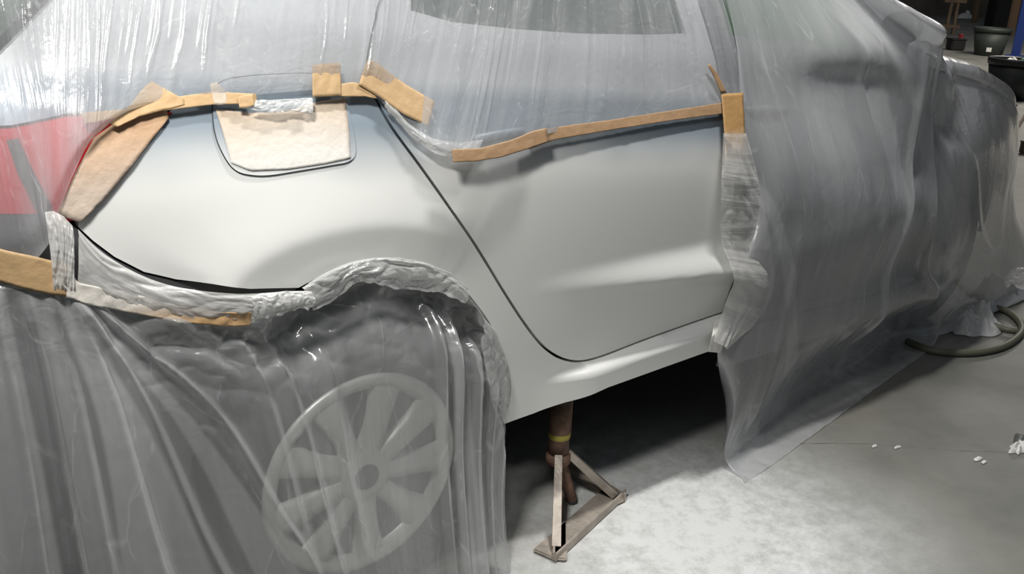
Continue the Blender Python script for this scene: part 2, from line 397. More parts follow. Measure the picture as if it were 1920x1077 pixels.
def bm_box(bm, c, s, rot=None, bevel=0.0):
    r = bmesh.ops.create_cube(bm, size=1.0); vs = r['verts']
    mtx = Matrix.Translation(c) @ (rot.to_4x4() if rot is not None else Matrix.Identity(4)) @ Matrix.Diagonal((*s, 1))
    bmesh.ops.transform(bm, matrix=mtx, verts=vs)
    if bevel:
        es = list({e for v in vs for e in v.link_edges})
        bmesh.ops.bevel(bm, geom=es, offset=bevel, segments=2, affect='EDGES')


def bm_bar(bm, a, b, r, r2=None, seg=12, cap=True, square=False):
    a, b = Vector(a), Vector(b); d = b-a
    q = d.to_track_quat('Z', 'Y').to_matrix().to_4x4()
    bmesh.ops.create_cone(bm, cap_ends=cap, segments=4 if square else seg, radius1=r, radius2=r if r2 is None else r2, depth=d.length,
                          matrix=Matrix.Translation((a+b)/2) @ q @ (Matrix.Rotation(PI/4, 4, 'Z') if square else Matrix.Identity(4)))


def bm_tube(bm, pts, r, seg=10):
    pts = [Vector(p) for p in pts]; rings = []
    for i, p in enumerate(pts):
        t = (pts[min(i+1, len(pts)-1)]-pts[max(i-1, 0)]).normalized()
        s = t.cross(Vector((0, 0, 1)));
        if s.length < 1e-3: s = Vector((1, 0, 0))
        s.normalize(); u = s.cross(t)
        rr = r[i] if isinstance(r, (list, tuple)) else r
        rings.append([bm.verts.new(p + (s*math.cos(2*PI*k/seg)+u*math.sin(2*PI*k/seg))*rr) for k in range(seg)])
    for i in range(len(rings)-1):
        for k in range(seg):
            bm.faces.new((rings[i][k], rings[i][(k+1) % seg], rings[i+1][(k+1) % seg], rings[i+1][k]))
    bm.faces.new(rings[0][::-1]); bm.faces.new(rings[-1])


def bm_lathe(bm, prof, seg=48, close=False):
    """prof: (radius, height) about Z"""
    rings = [[bm.verts.new((r*math.cos(2*PI*k/seg), r*math.sin(2*PI*k/seg), h)) for k in range(seg)] for r, h in prof]
    n = len(rings)
    for i in range(n if close else n-1):
        a, b = rings[i], rings[(i+1) % n]
        for k in range(seg): bm.faces.new((a[k], a[(k+1) % seg], b[(k+1) % seg], b[k]))
    return rings


def resample(P, h, closed=True):
    out = []; n = len(P)
    for i in range(n if closed else n-1):
        a, b = Vector(P[i]), Vector(P[(i+1) % n]); k = max(1, int((b-a).length/h+0.5))
        for j in range(k): out.append(a.lerp(b, j/k))
    if not closed: out.append(Vector(P[-1]))
    return out


def smooth_poly(P, n=6, closed=False):
    """Catmull-Rom through 2-D/3-D points"""
    P = [Vector(p) for p in P]; m = len(P); out = []
    for i in range(m if closed else m-1):
        p0 = P[(i-1) % m] if closed or i > 0 else P[0]; p1 = P[i]; p2 = P[(i+1) % m]; p3 = P[(i+2) % m] if closed or i < m-2 else P[-1]
        for j in range(n):
            t = j/n
            out.append(0.5*((2*p1)+(p2-p0)*t+(2*p0-5*p1+4*p2-p3)*t*t+(3*p1-p0-3*p2+p3)*t**3))
    if not closed: out.append(P[-1])
    return out


def inside(P, x, y):
    c = False; n = len(P); j = n-1
    for i in range(n):
        if (P[i][1] > y) != (P[j][1] > y) and x < (P[j][0]-P[i][0])*(y-P[i][1])/(P[j][1]-P[i][1])+P[i][0]: c = not c
        j = i
    return c


def panel(name, outline, m, parent, fn=S, off=0.0, h=0.012, rim=0.018, holes=(), rimfn=None, step=None):
    """a pressed panel: the outline (length, height) filled and laid on the flank, its rim turned inward"""
    O = resample(outline, step or h); H = [resample(q, step or h) for q in holes]
    pts = list(O); edges = [(i, (i+1) % len(O)) for i in range(len(O))]
    for q in H:
        b = len(pts); pts += q; edges += [(b+i, b+(i+1) % len(q)) for i in range(len(q))]
    nb = len(pts)
    arr = np.array([(p[0], p[1]) for p in pts])
    x0, z0 = min(p[0] for p in O), min(p[1] for p in O); x1, z1 = max(p[0] for p in O), max(p[1] for p in O)
    r = 0; zz = z0
    while zz < z1:
        xx = x0 + (h/2 if r % 2 else 0)
        while xx < x1:
            if inside(O, xx, zz) and not any(inside(q, xx, zz) for q in H):
                if ((arr[:, 0]-xx)**2+(arr[:, 1]-zz)**2).min() > (0.55*h)**2: pts.append(Vector((xx, zz)))
            xx += h
        zz += h*0.87; r += 1
    vo, eo, fo, *_ = delaunay_2d_cdt([Vector((p[0], p[1])) for p in pts], edges, [], 0, 1e-6)
    V3 = [(p.x, fn(p.x, p.y)-off, p.y) for p in vo]
    faces = []
    for f in fo:
        cx = sum(vo[i].x for i in f)/3; cz = sum(vo[i].y for i in f)/3
        if (not inside(O, cx, cz) or any(inside(q, cx, cz) for q in H)): continue
        a, b, c = (vo[i] for i in f[:3])
        ar = (b.x-a.x)*(c.y-a.y)-(c.x-a.x)*(b.y-a.y)
        faces.append(tuple(f) if ar > 0 else tuple(reversed(f)))
    bm = bmesh.new(); bv = [bm.verts.new(v) for v in V3]
    for f in faces:
        try: bm.faces.new([bv[i] for i in f])
        except ValueError: pass
    for v in [v for v in bm.verts if not v.link_faces]: bm.verts.remove(v)
    be = [e for e in bm.edges if len(e.link_faces) == 1]
    if rim:
        r = bmesh.ops.extrude_edge_only(bm, edges=be)
        for v in [g for g in r['geom'] if isinstance(g, bmesh.types.BMVert)]: v.co.y += rim
        for e in be: e.smooth = False
    o = part(name, bm, m, parent, smooth=True)
    return o


def sheet(name, rows, m, nu=160, nv=120, disp=None, parent=None, post=None, ply=None):
    """film: rows of 3-D control points (top to bottom), Catmull-Rom both ways, then folds along the normal"""
    nr, nc = len(rows), len(rows[0])
    G = np.array([[tuple(p) for p in r] for r in rows], dtype=float)

    def cr(A, t):
        n = A.shape[0]; i = min(int(t), n-2); f = t-i
        p0, p1, p2, p3 = A[max(i-1, 0)], A[i], A[i+1], A[min(i+2, n-1)]
        return 0.5*(2*p1+(p2-p0)*f+(2*p0-5*p1+4*p2-p3)*f*f+(3*p1-p0-3*p2+p3)*f**3)
    colv = np.array([cr(G, v/(nv)*(nr-1)) for v in range(nv+1)])              # (nv+1, nc, 3)
    grid = np.array([cr(colv.transpose(1, 0, 2), u/nu*(nc-1)) for u in range(nu+1)])  # (nu+1, nv+1, 3)
    du = np.gradient(grid, axis=0); dv = np.gradient(grid, axis=1)
    nrm = np.cross(du, dv); nrm /= (np.linalg.norm(nrm, axis=2, keepdims=True)+1e-9)
    if nrm[..., 1].mean() > 0: nrm = -nrm
    tu = du/(np.linalg.norm(du, axis=2, keepdims=True)+1e-9)
    if disp:
        for i in range(nu+1):
            for j in range(nv+1):
                d = disp(i/nu, j/nv, grid[i, j])
                if isinstance(d, tuple): grid[i, j] += nrm[i, j]*d[0] + tu[i, j]*d[1]
                else: grid[i, j] += nrm[i, j]*d
    if post:
        for i in range(nu+1):
            for j in range(nv+1): grid[i, j] = post(grid[i, j])
    lu = np.linalg.norm(du, axis=2).sum(axis=0).mean(); lv = np.linalg.norm(dv, axis=2).sum(axis=1).mean()
    verts = grid.reshape(-1, 3); uv = [(i/nu*lu, j/nv*lv) for i in range(nu+1) for j in range(nv+1)]
    W = nv+1
    faces = [(i*W+j, (i+1)*W+j, (i+1)*W+j+1, i*W+j+1) for i in range(nu) for j in range(nv)]
    o = obj(name, verts, faces, m, parent, True, uv)
    if ply:                                            # how many layers of film lie on one another here
        a = o.data.attributes.new('ply', 'FLOAT', 'POINT'); a.data.foreach_set('value', np.array([ply(k//W/nu, k % W/nv, verts[k]) for k in range(len(verts))], dtype=np.float32))
    return o


def nz(x, y=0.0, z=0.0): return noise.noise(Vector((x, y, z)))


def ridge(x, y=0.0, z=0.0): return 1-abs(noise.noise(Vector((x, y, z))))*2


def tapestrip(name, pts, m, label, off=0.008, nx=26, ny=10, crinkle=0.002, fn=None, group='masking tape strips', y=None):
    """a strip or patch of tape: a four-sided (or longer) ribbon given as top and bottom edge points in the photo"""
    top, bot = pts
    T = [B0(*p, off, fn or S) if y is None else V(*p, y) for p in top]; Bt = [B0(*p, off, fn or S) if y is None else V(*p, y) for p in bot]
    T = resample_n(T, nx); Bt = resample_n(Bt, nx)
    ver = []; uv = []
    for i in range(nx+1):
        for j in range(ny+1):
            p = T[i].lerp(Bt[i], j/ny)
            if y is None: p.y = min(p.y, (fn or S)(p.x, p.z)-off)
            e = nz(p.x*45+7, p.z*45, off*900)*crinkle
            ver.append(Vector((p.x, p.y-abs(e), p.z))); uv.append((i/nx, j/ny))
    W = ny+1
    faces = [(i*W+j, (i+1)*W+j, (i+1)*W+j+1, i*W+j+1) for i in range(nx) for j in range(ny)]
    o = obj(name, ver, faces, m, None, True, uv)
    so = o.modifiers.new('thickness', 'SOLIDIFY'); so.thickness = 0.0006; so.offset = 1
    return tag(o, label, 'tape', group)


def resample_n(P, n):
    P = [Vector(p) for p in P]; L = [0.0]
    for i in range(len(P)-1): L.append(L[-1]+(P[i+1]-P[i]).length)
    out = []; i = 0
    for k in range(n+1):
        s = L[-1]*k/n
        while i < len(P)-2 and L[i+1] < s: i += 1
        t = (s-L[i])/max(1e-9, L[i+1]-L[i]); out.append(P[i].lerp(P[i+1], min(1, t)))
    return out


# ------------------------------------------------------------------ setting
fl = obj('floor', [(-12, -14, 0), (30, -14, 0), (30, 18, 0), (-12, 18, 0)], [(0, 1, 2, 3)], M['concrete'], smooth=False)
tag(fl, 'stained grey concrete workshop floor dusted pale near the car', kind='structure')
M['wall'] = mat('dim_wall', (0.16, 0.145, 0.13), rough=0.9, var=0.3, vscale=0.8)
for nm_, vs in (('wall_front', [(30, -14, 0), (30, 18, 0), (30, 18, 5), (30, -14, 5)]), ('wall_left', [(-12, 14, 0), (30, 14, 0), (30, 14, 5), (-12, 14, 5)])):
    o = obj(nm_, vs, [(0, 1, 2, 3)], M['wall'], smooth=False); tag(o, 'dim brown workshop wall far behind the car', kind='structure')

# ------------------------------------------------------------------ car
car = empty('car', (0.95, 0.85, 0), 'silver white hatchback masked in plastic film with rear flank freshly painted', 'car')


def zroof(x): return 1.47 - 0.05*((x-0.5)/0.9)**2


# door gap line (rear edge of rear door) from the roof down and round to the front corner
GAPPX = [(716, -60), (708, 20), (697, 70), (688, 130), (692, 165), (705, 186), (735, 240), (790, 315), (850, 400), (900, 474), (945, 548), (980, 602), (1010, 641), (1035, 663), (1060, 675), (1090, 678), (1130, 668), (1200, 641), (1280, 612), (1344, 590)]
GAP = [Vector(p) for p in XZ(GAPPX, S)]
g0 = GAP[0]; GAP = [Vector((g0.x-0.02*(1.40-g0.y)/0.2, 1.42))] + GAP if g0.y < 1.40 else GAP
GAP = smooth_poly(GAP, 5)


def offset_line(P, d):
    out = []
    for i, p in enumerate(P):
        t = (P[min(i+1, len(P)-1)]-P[max(i-1, 0)]).normalized(); n = Vector((-t[1], t[0])); out.append(p+n*d)
    return out


GAPQ = offset_line(GAP, -0.0028); GAPD = offset_line(GAP, 0.0028)
BPX = 0.985                                           # front edge of the rear door
BASE = [Vector(p) for p in XZ([(944, 796), (1000, 776), (1060, 755), (1140, 727), (1240, 691), (1338, 656)], S)]
LIGHT = [Vector(p) for p in XZ([(310, 222), (275, 268), (235, 320), (190, 372), (150, 412)], S)]
SEAM = [Vector(p) for p in XZ([(146, 425), (175, 452), (215, 482), (270, 510), (330, 524), (400, 533), (470, 542), (560, 540)], S)]
ARCHS = smooth_poly([Vector(p) for p in XZ([(560, 540), (590, 524), (640, 502), (690, 490), (735, 487), (785, 494), (825, 510), (865, 538), (895, 572), (922, 612), (942, 655), (955, 700), (958, 735), (952, 770), (944, 796)], S)], 4)
# quarter panel (with sill and rear pillar)
CP = [Vector(p) for p in XZ([(322, 205), (250, 205), (120, 214), (20, 235)], S)]
HATCHW = [Vector((-0.66, CP[-1].y)), Vector((-0.64, 1.0)), Vector((-0.54, 1.05)), Vector((-0.425, 1.15)), Vector((-0.335, 1.25)), Vector((-0.255, 1.35)), Vector((-0.21, 1.41))]
outl = SEAM[:-1] + ARCHS[:-1] + BASE + [Vector((1.0, BASE[-1].y-0.001)), Vector((1.0, GAPQ[-1].y))] + list(reversed(GAPQ)) + list(reversed(HATCHW)) + list(reversed(CP)) + LIGHT
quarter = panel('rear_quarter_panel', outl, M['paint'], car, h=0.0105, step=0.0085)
# rear door
WIN = [Vector(p) for p in XZ([(735, 20), (850, 42), (980, 56), (1100, 64), (1230, 66)], S)]
wz = WIN[-1].y
doorl = [p for p in GAPD if p.x > -9] + [Vector((BPX, GAPD[-1].y+0.0))]
fz = shoulder(BPX)+0.16
doorl = list(doorl) + [Vector((BPX, wz+0.02)), Vector((BPX-0.015, 1.40))]
hole = [Vector((WIN[0].x+0.04, WIN[0].y+0.0))] + WIN[1:] + [Vector((BPX-0.08, wz)), Vector((BPX-0.09, 1.36)), Vector((WIN[0].x+0.13, 1.37))]
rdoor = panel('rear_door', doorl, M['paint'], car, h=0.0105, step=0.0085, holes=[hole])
panel('window_pane', hole, M['glass'], rdoor, off=-0.012, h=0.05, rim=0)
# door handle (masked over)
bm = bmesh.new(); hp = [B(890, 262, 0.004), B(905, 258, 0.010), B(935, 252, 0.012), B(965, 248, 0.010), B(980, 246, 0.002)]
bm_tube(bm, smooth_poly(hp, 4), 0.008, 8); part('door_handle', bm, M['paint'], rdoor, True)

# front door, fender, nose, seen hazily through the film
FD1 = 2.02
fzw = shoulder(1.5)+0.155
fd = [Vector((BPX+0.006, 0.385)), Vector((1.85, 0.33)), Vector((FD1-0.04, 0.42)), Vector((FD1, 0.6)), Vector((FD1, 1.0)), Vector((1.42, 1.38)), Vector((BPX+0.01, 1.40))]
fh = [Vector((1.07, wz-0.005)), Vector((1.5, 1.03)), Vector((1.86, 1.015)), Vector((1.42, 1.33)), Vector((1.09, 1.35))]
fdoor = panel('front_door', fd, M['greypaint'], car, h=0.03, holes=[fh])
panel('window_pane', fh, M['glassgreen'], fdoor, off=-0.012, h=0.06, rim=0)
bm = bmesh.new(); hp = [V(1405, 282, -0.012), V(1420, 276, -0.035), V(1450, 270, -0.035), V(1475, 266, -0.012)]
hz = S(1.12, 0.86); bm_tube(bm, smooth_poly([(1.07, S(1.07, .90)+.005, .90), (1.10, S(1.10, .90)-.006, .902), (1.19, S(1.19, .90)-.006, .895), (1.23, S(1.23, .89)+.005, .89)], 4), 0.012, 8)
part('door_handle', bm, M['greypaint'], fdoor, True)
WX = 2.46
FR = []
for k in range(19):
    a = PI*(k/18); FR.append(Vector((WX-0.34*math.cos(PI-a)*-1 if False else WX-0.34*math.cos(a), 0.30+0.35*math.sin(a))))
fen = [Vector((FD1+0.006, 0.30)), Vector((WX-0.34, 0.30))] + FR[1:-1] + [Vector((WX+0.34, 0.30)), Vector((3.2, 0.30)), Vector((3.22, 0.55)), Vector((3.18, 0.70)), Vector((2.9, 0.80)), Vector((2.5, 0.875)), Vector((FD1+0.006, 0.95))]
panel('front_fender', fen, M['greypaint'], car, h=0.04)
sill = [Vector((1.0, 0.27)), Vector((FD1, 0.24)), Vector((FD1, 0.325)), Vector((1.85, 0.325)), Vector((1.0, 0.38))]
panel('front_sill', sill, M['greypaint'], car, h=0.03)
# hood, windscreen, roof as lofted skins across the car (the car is 1.65 wide)
def loft(name, xs, zf, m, inset, yend=1.55):
    vs = []; n = 14
    for x in xs:
        y0 = S(x, zf(x))+inset; y1 = 1.70-y0
        for k in range(n+1):
            t = k/n; vs.append((x, y0+(y1-y0)*t, zf(x)+0.05*math.sin(PI*t)*(1 if m is not M['glass'] else .7)))
    W = n+1
    fs = [(i*W+k, (i+1)*W+k, (i+1)*W+k+1, i*W+k+1) for i in range(len(xs)-1) for k in range(n)]
    return obj(name, vs, fs, m, car)
loft('roof', [-0.28, -0.1, 0.2, 0.6, 1.0, 1.3, 1.42], lambda x: zroof(x)-0.05, M['oldpaint'], 0.0)
loft('windscreen', [1.42, 1.6, 1.8, 2.05], lambda x: interp([1.42, 2.05], [1.38, 0.99], x), M['glass'], 0.0)
loft('hood', [2.05, 2.4, 2.7, 2.95, 3.12, 3.2], lambda x: interp([2.05, 2.5, 2.9, 3.12, 3.2], [0.955, 0.885, 0.81, 0.74, 0.62], x), M['greypaint'], 0.0)
# front bumper wall
bm = bmesh.new(); bm_box(bm, (3.1, 0.85, 0.46), (0.22, 0.75, 0.36), bevel=0.05); part('front_bumper', bm, M['greypaint'], car, True)
# rear face: tailgate with its window, and bumper
def rearface(name, zs, m, depth=lambda z: 0.0, wid=1.0):
    vs = []; n = 24
    for z in zs:
        y0 = 0.30+S0(-0.46, z)
        for k in range(n+1):
            t = k/n; vs.append((-0.715-0.05*math.sin(PI*t)+depth(z), y0+(1.70-2*y0)*t, z))
    W = n+1
    return obj(name, vs, [(i*W+k, i*W+k+1, (i+1)*W+k+1, (i+1)*W+k) for i in range(len(zs)-1) for k in range(n)], m, car)
gate = rearface('tailgate', [0.78, 0.9, 1.0, 1.08], M['oldpaint'])
vs = []
for (x, z) in ((-0.715, 1.08), (-0.60, 1.18), (-0.45, 1.30), (-0.28, 1.42)):
    for k in range(9): t = k/8; y0 = 0.17+(z-1.08)*0.5; vs.append((x-0.04*math.sin(PI*t), y0+(1.70-2*y0)*t, z))
obj('window_pane', vs, [(i*9+k, i*9+k+1, (i+1)*9+k+1, (i+1)*9+k) for i in range(3) for k in range(8)], M['glass'], gate)
# tailgate side glass strip beside the pillar (dark wedge at the rear)
qg = [Vector((-0.705, 1.02)), Vector((-0.65, 1.012)), Vector((-0.55, 1.062)), Vector((-0.435, 1.16)), Vector((-0.345, 1.26)), Vector((-0.265, 1.36)), Vector((-0.225, 1.41)), Vector((-0.40, 1.41)), Vector((-0.62, 1.2))]
panel('rear_window_edge', qg, M['glass'], car, h=0.03, fn=S0, rim=0.0)
# tail light
TL = [LIGHT[i] for i in range(len(LIGHT))]
tlo = [p + Vector((-0.004, 0)) for p in reversed(LIGHT)] + [Vector((CP[0].x, CP[0].y-0.004)), CP[1]+Vector((0, -.004)), CP[2]+Vector((0, -.004)), CP[3]+Vector((0, -.004)), Vector((-0.68, CP[-1].y-0.004)), Vector((-0.68, 0.86))] + [Vector(p) for p in XZ([(-20, 400), (90, 400), (120, 415)], S)]
light = panel('tail_light', tlo, M['red'], car, h=0.02, off=0.002, rim=0.01)
bar = [Vector(p) for p in XZ([(10, 262), (32, 258), (60, 320), (95, 385), (88, 402), (68, 398), (30, 320)], S)]
panel('lens_divider', bar, M['lensdark'], light, off=0.008, h=0.02, rim=0.004)
# rear bumper corner
bmp = [p + Vector((0, -0.004)) for p in SEAM]
bo = [Vector((-0.70, SEAM[0].y+0.005))] + [Vector(p) for p in XZ([(-20, 402), (100, 402), (132, 420)], S)] + bmp
bo = bo + [ARCHS[0]+Vector((0.0, -0.004)), Vector((-0.27, 0.58)), Vector((-0.33, 0.45)), Vector((-0.35, 0.30)), Vector((-0.70, 0.33))]
panel('rear_bumper', bo, M['bumper'], car, h=0.02, fn=S0)
rearface('rear_bumper_face', [0.33, 0.45, 0.6, 0.78, 0.80], M['bumper'], lambda z: -0.03*sm(.3, .5, z))
# underbody, wheel housings
bm = bmesh.new()
bm_box(bm, (1.2, 0.86, 0.44), (1.7, 1.5, 0.22)); part('underbody', bm, M['dark'], car)
bm = bmesh.new()
bm_lathe(bm, [(0.40, 0.0), (0.40, 0.26), (0.0, 0.26)], 40)
bmesh.ops.transform(bm, matrix=Matrix.Translation((-0.0, 0.125, 0.34)) @ Matrix.Rotation(-PI/2, 4, 'X'), verts=bm.verts)
bmesh.ops.delete(bm, geom=[v for v in bm.verts if v.co.z < 0.27 and math.hypot(v.co.x, v.co.z-0.34) > 0.1], context='VERTS')
part('wheel_arch_liner', bm, M['dark'], car, True)
bm = bmesh.new(); bm_box(bm, (2.46, 0.38, 0.5), (0.72, 0.3, 0.44)); part('front_wheel_housing', bm, M['dark'], car)
bm = bmesh.new(); bm_box(bm, (-0.05, 0.95, 0.5), (1.0, 1.2, 0.3)); part('boot_floor', bm, M['dark'], car)
# far flank
fv = []; zs_ = [0.3, 0.5, 0.7, 0.85, 0.95, 1.0]; xs_ = [-0.69, -0.6, -0.45, 0, 0.6, 1.2, 1.8, 2.4, 2.8, 3.1]
for x in xs_:
    for z in zs_: fv.append((x, 1.70-S0(x, z), z))
obj('far_flank', fv, [(i*6+k, i*6+k+1, (i+1)*6+k+1, (i+1)*6+k) for i in range(len(xs_)-1) for k in range(5)], M['greypaint'], car)


# wheels
def wheel(name, x, y, z, R=0.29, r=0.205):
    bm = bmesh.new()
    prof = [(r-0.012, -0.085), (r+0.004, -0.094), (r+0.03, -0.1), (R-0.03, -0.096), (R-0.008, -0.08), (R, -0.05), (R, 0.05), (R-0.008, 0.08), (R-0.03, 0.096), (r+0.03, 0.1), (r-0.012, 0.085)]
    bm_lathe(bm, prof, 64, True)
    mtx = Matrix.Translation((x, y+0.095, z)) @ Matrix.Rotation(PI/2, 4, 'X')
    bmesh.ops.transform(bm, matrix=mtx, verts=bm.verts)
    ty = part(name, bm, M['tyre'], car, True)
    bm = bmesh.new(); bm_lathe(bm, [(r-0.004, 0.05), (r-0.004, 0.085), (0.001, 0.05)], 48)
    bmesh.ops.transform(bm, matrix=mtx, verts=bm.verts); part('wheel_well', bm, M['hubdark'], ty, True)
    # trim: rim ring, eight tapered spokes, centre cap
    bm = bmesh.new(); bm_lathe(bm, [(r-0.034, 0.078), (r-0.024, 0.093), (r-0.006, 0.099), (r+0.002, 0.092), (r+0.002, 0.08)], 64)
    bm_lathe(bm, [(0.062, 0.07), (0.062, 0.088), (0.05, 0.098), (0.034, 0.1), (0.001, 0.1)], 40)
    ns = 9
    for k in range(ns):
        a = 2*PI*k/ns + math.radians(113)
        ring = []
        for (rad, hw, hh, hb) in ((0.05, 0.024, 0.095, 0.07), (0.09, 0.021, 0.099, 0.074), (0.13, 0.025, 0.099, 0.078), (r-0.03, 0.036, 0.094, 0.08), (r-0.012, 0.05, 0.09, 0.08)):
            c = Vector((math.cos(a), math.sin(a), 0)); t = Vector((-math.sin(a), math.cos(a), 0))
            ring.append([bm.verts.new(c*rad+t*(s*hw)+Vector((0, 0, q))) for s, q in ((-1, hb), (-0.75, hh), (0.75, hh), (1, hb))])
        for i in range(len(ring)-1):
            for j in range(3): bm.faces.new((ring[i][j], ring[i][j+1], ring[i+1][j+1], ring[i+1][j]))
    bmesh.ops.transform(bm, matrix=mtx, verts=bm.verts); hc = part('wheel_cover', bm, M['hub'], ty, True)
    bm = bmesh.new(); bm_lathe(bm, [(0.026, 0.1), (0.024, 0.104), (0.001, 0.105)], 32)
    bmesh.ops.transform(bm, matrix=mtx, verts=bm.verts); part('centre_cap', bm, M['hubdark'], ty, True)
    return ty
wheel('rear_wheel', 0.0, 0.035, 0.291)
wheel('front_wheel', WX, 0.17, 0.291)
# side mirror, folded
bm = bmesh.new(); bmesh.ops.create_uvsphere(bm, u_segments=20, v_segments=12, radius=1)
bmesh.ops.transform(bm, matrix=Matrix.Translation((1.69, 0.045, 1.085)) @ Matrix.Rotation(-0.25, 4, 'Z') @ Matrix.Diagonal((0.06, 0.05, 0.045, 1)), verts=bm.verts)
bm_box(bm, (1.74, 0.10, 1.03), (0.06, 0.08, 0.03)); part('side_mirror', bm, M['black'], car, True)
# fuel flap
FP = [(402, 170), (398, 200), (400, 235), (408, 268), (424, 300), (440, 318), (462, 326), (500, 328), (560, 319), (620, 309), (650, 303), (664, 290), (664, 262), (657, 225), (648, 190), (630, 150), (590, 138), (500, 140), (440, 146), (412, 155)]
fo_ = smooth_poly([Vector(p) for p in XZ(FP, S)], 4, True)
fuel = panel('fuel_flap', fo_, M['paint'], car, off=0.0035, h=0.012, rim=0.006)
ring_pts = [Vector((p.x, S(p.x, p.y)-0.0012, p.y)) for p in fo_]; ring_pts.append(ring_pts[0])
bm = bmesh.new(); bm_tube(bm, ring_pts, 0.0011, 6); part('fuel_flap_gap', bm, M['black'], car, True)

# ------------------------------------------------------------------ masking film
# upper film: from the roof down to the tape line, draped over the tail light at the rear
UB = [(-70, 488), (40, 500), (95, 450), (106, 405), (150, 300), (180, 255), (240, 212), (330, 193), (420, 183), (500, 176), (590, 168), (650, 163), (690, 165), (725, 200), (770, 240), (815, 270), (860, 286), (920, 280), (990, 260), (1060, 244), (1130, 232), (1200, 222), (1280, 210), (1350, 198), (1400, 190)]
nU = len(UB); rows = [[], [], [], [], []]
for i, (a, b) in enumerate(UB):
    off = 0.016 if i > 3 else 0.012
    if i in (15, 16, 17, 18): off = 0.034
    p = B(a, b, off); t = i/(nU-1)
    xt = -0.62+1.66*t
    if i < 4: p.y = min(p.y, S(p.x, p.z)-0.015)
    zt = min(zroof(max(xt, -0.3)), 1.45)-0.05-0.5*max(0, -0.30-xt)
    yt = S0(max(xt, -0.45), zt)-0.015
    rows[0].append(Vector((xt, yt+0.30, zt+0.06))); rows[1].append(Vector((xt, yt, zt)))
    za = max(1.09, p.z+0.06)
    for k, z in ((2, 0.5*(zt+za)), (3, za)):
        q = (z-p.z)/(zt-p.z); x = p.x+(xt-p.x)*q
        rows[k].append(Vector((x, min(S(x, z), p.y+(yt-p.y)*q)-0.02, z)))
    rows[4].append(p)
rnd = random.Random(3)
STREAK = [(rnd.uniform(0.02, 0.98), rnd.uniform(0.0, 0.55), rnd.uniform(0.25, 0.6), rnd.uniform(0.0007, 0.0016), rnd.uniform(0.003, 0.008)) for _ in range(130)]


def dU(u, v, p):
    env = sm(1.0, 0.86, v)
    d = 0.012*nz(u*9, v*2.2)*env
    lean = 0.05*(u-0.25)
    for u0, v0, ln, wd, h in STREAK:
        if v0 < v < v0+ln:
            e = (u-u0-lean*(v-v0)-0.004*nz(v*7, u0*50))/wd
            if abs(e) < 3: d += h*math.exp(-e*e)*math.sin(PI*(v-v0)/ln)*env
    d += 0.0010*ridge(u*50+lean*v*60, v*2)*env
    lw_ = sm(-0.30, -0.38, p[0])*sm(1.08, 1.0, p[2])
    return d*(1-lw_) + (0.012+abs(d))*lw_*sm(1.0, 0.95, v)


def plyU(u, v, p):                                 # gathered and doubled where it hangs over the tail light
    return (0.17+0.22*nz(p[0]*22, p[2]*3))*sm(-0.33, -0.40, p[0])*sm(1.04, 0.99, p[2])


upper = sheet('masking_film', rows, M['film'], 760, 110, dU, ply=plyU)
tag(upper, 'clear wrinkled film stretched over roof, windows and tail light above the tape line', 'plastic film')

# front film: over bonnet, mirror and front door, spreading out on the floor
FC = []
L_ = [(1385, -150), (1378, 60), (1387, 190), (1392, 262), (1401, 420), (1392, 505), (1356, 600), (1345, 662)]
Lp = [B(a, b, 0.014) for a, b in L_]
f0 = F(1400, 905); fm_ = F(1393, 835)
left = [Vector((Lp[0].x, Lp[0].y+0.3, 1.46)), Vector((1.04, S(1.04, 1.38)-0.01, 1.38)), Lp[1], Lp[2], Lp[3], Lp[4], Lp[5], Lp[6], Lp[7], V(1356, 735, 0.02), V(1368, 790, 0.03), Vector((fm_.x, fm_.y, 0.004)), Vector((f0.x, f0.y, 0.003))]
FC.append(left)
ZN = len(left)
hem = [F(1400, 905), F(1440, 880), F(1500, 836), F(1560, 793), F(1620, 748), F(1680, 704), F(1745, 655), F(1765, 620), F(1790, 580), F(1830, 556), F(1875, 530), F(1905, 500)]
XS = [1.08, 1.22, 1.38, 1.54, 1.665, 1.75, 1.9, 2.1, 2.35, 2.65, 2.95, 3.2]
ED = {1.08: 1.38, 1.22: 1.38, 1.38: 1.37, 1.54: 1.27}
